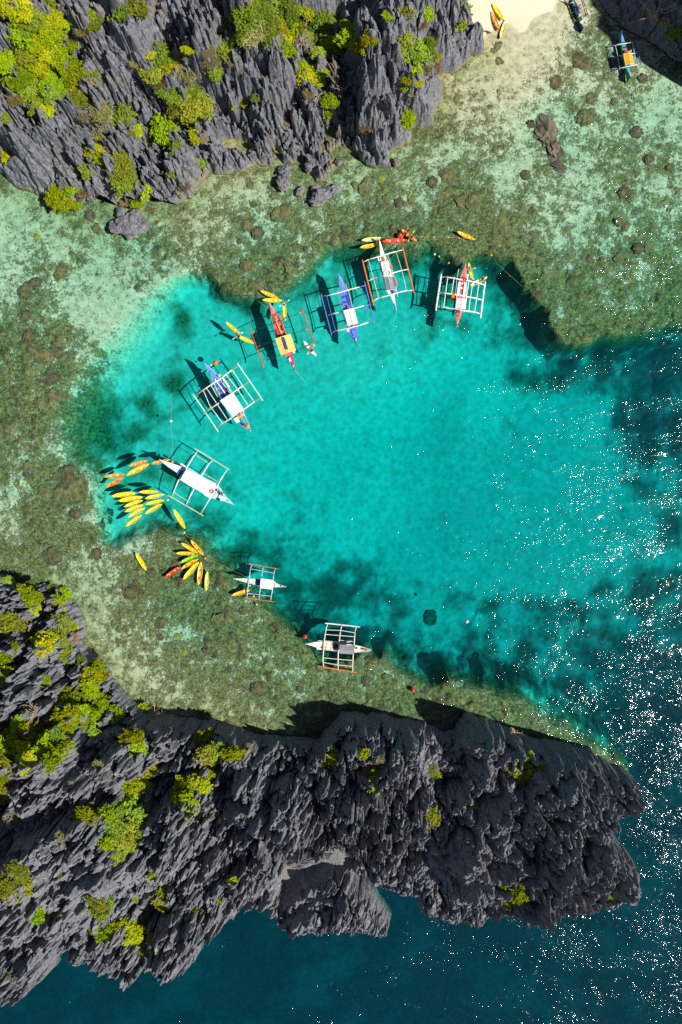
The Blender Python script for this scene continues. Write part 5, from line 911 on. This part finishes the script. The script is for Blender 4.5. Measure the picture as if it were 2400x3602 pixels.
bangka(E_, 'white outrigger boat with pale cyan hull and long white roof', (665, 232), (1455, 710), [(740, 250), (860, 290), (950, 325), (1120, 410), (1290, 495), (1330, 560), (1375, 625)], [(760, 310), (860, 375), (895, 440), (1040, 540), (1190, 620), (1290, 665), (1350, 672)], 'cyan_paint', 'cyan_paint',
    [[(955, 330), (1115, 422), (1040, 538), (885, 445)], [(1118, 424), (1277, 512), (1202, 626), (1043, 540)]], ['white_paint', 'white_paint'], [((1035, 107), (1410, 340)), ((753, 603), (1135, 828))],
    [[(1075, 135), (1040, 180), (960, 310), (875, 440), (830, 545), (800, 620)], [(1235, 235), (1190, 280), (1105, 415), (1035, 540), (970, 665), (945, 720)], [(1390, 330), (1350, 390), (1285, 500), (1210, 630), (1160, 715), (1105, 805)]],
    [[(1045, 178), (1195, 275)], [(1115, 365), (1300, 475)], [(810, 575), (990, 685)]], 'white_paint', 'pale_blue', 'bamboo', ['bamboo'], br=.1, fr=.09, sr=.045, bowdeck=('cyan_paint', .2), sterndeck=('cyan_paint', .78),
    extra=[('side_rail', 'cyan_paint', 1.1, (6.0, .14, .05), 0, (1110, 405)), ('boarding_ladder', 'white_paint', 1.2, (1.0, .3, .05), 0, (915, 290)), ('floor_slot', 'deep_blue', .98, (.9, 1.1, .05), 0, (890, 375)), ('side_rail', 'white_paint', 1.1, (1.6, .14, .05), 0, (1175, 620)), ('stern_locker', 'cyan_paint', 1.1, (.8, .9, .14), 0, (1320, 625))])
ring(E_, (1225, 570), 2.35, .3, 'red_paint', 'red life ring at the rear edge of the long white roof')
q = pw(E_, (1285, 560), 1.1); person((q.x, q.y, 1.0), -.5, 'sit', 'pale_blue', 'person in a pale top behind the long white roof'); q = pw(E_, (1325, 592), 1.1); person((q.x, q.y, 1.0), -.5, 'sit', 'black_paint', 'person in a dark top at the cyan stern')
cargo(E_, (1298, 655), 1.0, (.45, .45, .3), .5, 'black_paint', 'fuel_drum', 'dark round drum at the lower side of the cyan stern', 'drum')

bangka(G_, 'small white outrigger boat with red floats and square white roof', (255, 577), (1365, 752), [(500, 575), (750, 580), (850, 580), (1090, 605), (1165, 675), (1280, 710)], [(400, 620), (540, 665), (740, 715), (820, 750), (1090, 760), (1200, 756)], 'white_paint', 'pale_blue',
    [[(835, 572), (818, 778), (1080, 808), (1100, 605)]], ['white_paint'], [((562, 255), (1210, 370)), ((470, 978), (1125, 1068))],
    [[(640, 275), (610, 370), (585, 580), (570, 680), (545, 880), (535, 975)], [(888, 315), (865, 410), (845, 570), (825, 780), (800, 915), (795, 1020)], [(1145, 355), (1110, 460), (1095, 600), (1080, 800), (1055, 945), (1040, 1050)]],
    [[(620, 370), (865, 410), (1110, 460)], [(545, 885), (800, 915), (1055, 950)]], 'pale_blue', 'pale_blue', 'pale_blue', ['orange_paint'], br=.075, fr=.075, sr=.05, trim='white_paint', sterndeck=('cream_paint', .82), bowdeck=('white_paint', .25), canopy_h=1.9,
    extra=[('floor_cover', 'deep_blue', .88, (.75, .85, .06), 0, (765, 655)), ('centre_plank', 'pink_deck', .95, (.8, .05, .04), 0, (750, 665))])

bangka(H_, 'cream outrigger boat with a grey tarp roof over the lower reef edge', (190, 552), (1400, 680), [(400, 510), (550, 505), (800, 535), (1090, 570), (1230, 600), (1370, 645)], [(350, 600), (520, 660), (800, 690), (1080, 710), (1220, 702), (1380, 700)], 'cream_paint', 'cream_paint',
    [[(815, 565), (808, 726), (1075, 742), (1085, 575)]], ['grey_tarp'], [((535, 163), (1185, 235)), ((455, 965), (1130, 1078))],
    [[(595, 160), (560, 280), (530, 480), (515, 660), (505, 800), (505, 890), (520, 970)], [(855, 195), (830, 290), (800, 510), (785, 690), (780, 940), (785, 1015)], [(1125, 225), (1095, 310), (1075, 560), (1060, 740), (1050, 960), (1052, 1070)]],
    [[(545, 288), (830, 300), (1100, 345)], [(525, 370), (810, 395), (1080, 415)], [(415, 488), (800, 510), (920, 525)], [(820, 480), (1060, 505)], [(510, 805), (785, 830), (1050, 852)], [(505, 890), (785, 935), (1060, 965)]], 'cream_paint', 'cream_paint', 'cream_paint', ['white_paint', 'orange_paint'], br=.1, fr=.12, sr=.065,
    bowdeck=('cream_paint', .2), post_m='orange_paint', trim='bamboo', extra=[('stern_floor', 'tan_wood', 1.1, (.9, .35, .05), 0, (1270, 655)), ('floor_cover', 'deep_blue', .9, (.8, .35, .05), 0, (750, 562)), ('floor_cover', 'black_paint', .9, (.9, .4, .05), 0, (735, 605)), ('floor_cover', 'deep_blue', .9, (.8, .35, .05), 0, (745, 655)), ('boarding_ladder', 'white_paint', 1.0, (.9, .25, .05), 0, (430, 640))])
cargo(H_, (970, 512), .9, (.7, .5, .4), .1, 'steel', 'outboard_engine', 'grey engine box on the upper outrigger frame of the cream boat', 'engine')
ring(H_, (525, 632), 1.05, .26, 'red_paint', 'red life ring on the bow deck of the cream boat')
cargo(H_, (1115, 620), 1.2, (.4, .35, .3), .2, 'black_paint', 'bag', 'dark bag behind the grey tarp roof of the cream boat', 'bag')

bangka(I_, 'half shaded teal outrigger boat without roof at the beach corner', (225, -60), (440, 440), [(250, 30), (280, 120), (310, 220), (360, 340), (400, 420)], [(275, -10), (330, 80), (365, 180), (395, 280), (425, 360)], 'dark_teal', 'dark_teal', [], [], [((95, -130), (285, 352)), ((390, -90), (510, 280))],
    [[(100, -110), (150, -130), (330, -160)], [(165, 65), (200, 55), (250, 40), (300, 25), (425, -10)], [(225, 215), (300, 185), (370, 150), (480, 120)], [(275, 350), (380, 325), (430, 300), (500, 275)]], [[(260, 50), (300, 190)], [(375, 180), (415, 310)]], 'bamboo', 'bamboo', 'bamboo', ['bamboo', 'dark_teal'], br=.06, fr=.06, sr=.04, sterndeck=('mint_paint', .8), trim='deep_blue', post_m='dark_teal')
cargo(I_, (358, 258), .9, (.35, .4, .3), .2, 'yellow_tarp', 'crate', 'yellow box on the teal boat in the beach corner', 'crate')
q = pw(I_, (355, 130), 1.0); person((q.x, q.y, .9), -1.2, 'sit', 'pink_deck', 'person in a pink top on the teal boat in the beach corner')
bangka(I_, 'teal outrigger boat with a bright orange canopy beside the shaded rock', (1048, 490), (1192, 1260), [(1040, 660), (1050, 740), (1070, 870), (1095, 1000), (1125, 1110), (1155, 1180)], [(1085, 640), (1120, 740), (1145, 860), (1165, 1000), (1180, 1095), (1190, 1180)], 'teal_paint', 'dark_teal',
    [[(1075, 880), (1215, 860), (1245, 1040), (1110, 1058)]], ['orange_tarp'], [((850, 740), (945, 1185)), ((1285, 640), (1355, 1075))],
    [[(860, 750), (935, 735), (1040, 715), (1110, 705), (1225, 683), (1275, 680)], [(905, 940), (985, 915), (1060, 905), (1150, 885), (1250, 865), (1300, 855)], [(950, 1140), (1010, 1110), (1120, 1085), (1200, 1068), (1300, 1050), (1345, 1045)]],
    [[(945, 735), (985, 915), (1020, 1130)], [(1225, 690), (1255, 865), (1290, 1045)]], 'cream_paint', 'blue_paint', 'white_paint', ['blue_paint'], br=.085, fr=.08, sr=.05, sterndeck=('teal_paint', .8), bowdeck=('blue_paint', .25), trim='teal_paint', canopy_h=1.9)
cargo(I_, (1105, 840), 1.1, (.55, .5, .35), .2, 'red_paint', 'life_jacket', 'red life jackets in front of the orange canopy', 'life jackets')
q = pw(I_, (1170, 850), 1.0); person((q.x, q.y, .8), -1.4, 'sit', 'white_paint', 'person in a white top in front of the orange canopy')

# ------------------------------------------------------------------ buoys, mooring lines, driftwood
def buoy(crop, p, r, mat, label):
    q = pw(crop, p, 0); root = empty('buoy', (q.x, q.y, 0)); tag(root, label, 'buoy'); m = MB()
    prof = [(.0, -.6), (.5, -.55), (.85, -.2), (1, .2), (.85, .6), (.5, .9), (.18, 1.0), (.14, 1.2)]
    m.tube([(0, 0, b * r) for a, b in prof], [max(a, .02) * r for a, b in prof], 12); m.build('float', MAT[mat], root, smooth=True)
    m = MB(); m.tube([(.16 * r * math.cos(a), 0, 1.3 * r + .16 * r * math.sin(a)) for a in [k * math.pi / 4 for k in range(9)]], .05 * r, 5); m.build('eye', MAT['rubber'], root)
for cr, p, r, m, lab in [(A_, (1250, 212), .5, 'red_paint', 'red buoy beside the orange kayak with two paddlers'), (D_, (585, 180), .5, 'orange_paint', 'orange red buoy off the bow of the blue and white boat'), (D_, (500, 218), .16, 'bamboo', 'tiny tan float left of the orange red buoy'), (H_, (172, 415), .42, 'red_paint', 'red buoy off the bow of the cream boat'),
    (E_, (805, 255), .22, 'orange_tarp', 'small orange float beside the cyan bow'), (E_, (755, 660), .22, 'yellow_tarp', 'small yellow float at the lower outrigger tip of the cyan boat'), (F_, (962, 153), .2, 'yellow_tarp', 'small yellow float above the star of kayaks'), (F_, (1303, 572), .2, 'orange_tarp', 'small orange float right of the star of kayaks'),
    (G_, (285, 543), .2, 'yellow_tarp', 'small yellow float at the bow of the small white boat'), (G_, (597, 722), .17, 'yellow_tarp', 'topmost yellow float on the line under the small white boat'), (G_, (678, 945), .2, 'yellow_tarp', 'middle yellow float on the line under the small white boat'), (G_, (743, 1120), .2, 'yellow_tarp', 'lowest yellow float on the line below the small white boat'),
    (K_, (1007, 160), .16, 'orange_tarp', 'leftmost orange float on the line of the lone kayak'), (K_, (1193, 163), .16, 'orange_tarp', 'middle orange float on the line of the lone kayak'), (K_, (1327, 173), .16, 'orange_tarp', 'right orange float on the line beside the lone kayak'), (B_, (183, 215), .2, 'white_paint', 'white float left of the pink bow'), (B_, (278, 262), .18, 'orange_tarp', 'orange float next to the white one left of the pink bow'), (B_, (493, 407), .18, 'orange_tarp', 'orange float nearest the pink bow'),
    ((0, 0, 1), (1452, 2427), .42, 'red_paint', 'red buoy near the shadow of the headland'), ((0, 0, 1), (602, 1481), .25, 'white_paint', 'white float on the long line above the cyan boat'), ((0, 0, 1), (1728, 898), .2, 'orange_tarp', 'orange float at the reef edge right of the pink bow'), ((0, 0, 1), (1643, 2186), .3, 'white_paint', 'white float alone in the open lagoon')]:
    buoy(cr, p, r, m, lab)
def line(pts, mat, label, r=.03):
    r *= 0.6
    m = MB(); P = [pw(c, p, h) for c, p, h in pts]; m.tube(P, r, 5); o = m.build('mooring_line', MAT[mat]); tag(o, label, 'rope')
Z0 = (0, 0, 1)
line([(F_, (962, 153), .05), (F_, (1000, 200), .03), (F_, (1065, 280), .3)], 'rope', 'short rope from the small yellow float to the star of kayaks')
line([(F_, (1190, 500), .25), (F_, (1303, 572), .05), (F_, (1500, 650), .03), (G_, (0, 290), .03), (G_, (235, 405), .03), (G_, (570, 560), 1.1)], 'rope', 'brown rope from the star of kayaks to the small white boat')
line([(G_, (597, 722), .05), (G_, (678, 945), .05), (G_, (743, 1120), .05), (G_, (830, 1230), -.3)], 'rope', 'dark line with yellow floats under the small white boat')
line([(K_, (660, 150), .03), (K_, (1007, 160), .05), (K_, (1193, 163), .05), (K_, (1327, 173), .05), (K_, (1430, 178), .2)], 'light_rope', 'pale line with orange floats tied to the lone kayak', .025)
line([(Z0, (606, 1400), .02), (Z0, (602, 1481), .05), (Z0, (607, 1560), .02), (E_, (800, 250), .05)], 'rope', 'dark line from the white float down to the cyan bow', .025)
line([(E_, (1455, 710), 1.2), (Z0, (900, 1752), .02), (Z0, (1180, 1718), .02)], 'dark_teal', 'long thin stern line of the white and cyan boat', .022)
line([(D_, (1190, 1340), 1.2), (Z0, (1000, 1522), .02), (Z0, (1200, 1552), .02)], 'dark_teal', 'long thin stern line of the blue and white boat', .022)
line([(C_, (1150, 1335), 1.2), (Z0, (1075, 1345), .02)], 'light_rope', 'thin stern line of the red boat', .022)
line([(H_, (172, 415), .1), (H_, (320, 515), 1.0)], 'light_rope', 'short rope from the red buoy to the cream boat bow', .025)
line([(A_, (1250, 230), .1), (A_, (1010, 440), 1.2)], 'light_rope', 'rope from the red buoy to the bow of the white boat', .025)
line([(B_, (1400, 130), .02), (B_, (1480, 250), .02), (B_, (1560, 420), .02), (Z0, (1840, 1010), .02)], 'rope', 'pale drifting line at the reef edge right of the pink bow', .025)
def branchy(name, px, py, z, mat, label, cat, seed, L):
    g = random.Random(seed); m = MB(); q = Vector(W(px, py, z)); d = Vector((1, .3, .05)); p = q - d * L / 2; pts = [p]
    for k in range(4): d = (d + Vector((g.uniform(-.4, .4), g.uniform(-.4, .4), 0))).normalized(); pts.append(pts[-1] + d * L / 4)
    m.tube(pts, [.09, .13, .11, .08, .03], 6)
    for k in (1, 2, 3):
        e = Vector((g.uniform(-1, 1), g.uniform(-1, 1), .15)).normalized(); m.tube([pts[k], pts[k] + e * L * .22, pts[k] + e * L * .4 + Vector((.1, .1, .0))], [.07, .05, .02], 5)
    o = m.build(name, MAT[mat]); tag(o, label, cat)
branchy('driftwood', 1718, 104, zb(1718, 104) + .0, 'stem', 'dark driftwood branch lying on the sand left of the kayaks', 'driftwood', 4, 1.5)
for px, py, s, lab in [(1752, 162, (.55, .9, .12), 'olive seaweed clump in the shallow water below the beach kayaks'), (1738, 178, (.5, .35, .1), 'thin olive seaweed strip beside the seaweed clump'), (1755, 215, (.7, .5, .12), 'rounded olive seaweed patch lower down the sandy shallows')]:
    lump('seaweed_clump', lump_mesh('seaweed_clump', int(py), MAT['coral_olive'], .6, .5, 3, .2), px, py, min(zone(px, py), -.02) + .02, s, -.5, lab, 'seaweed')
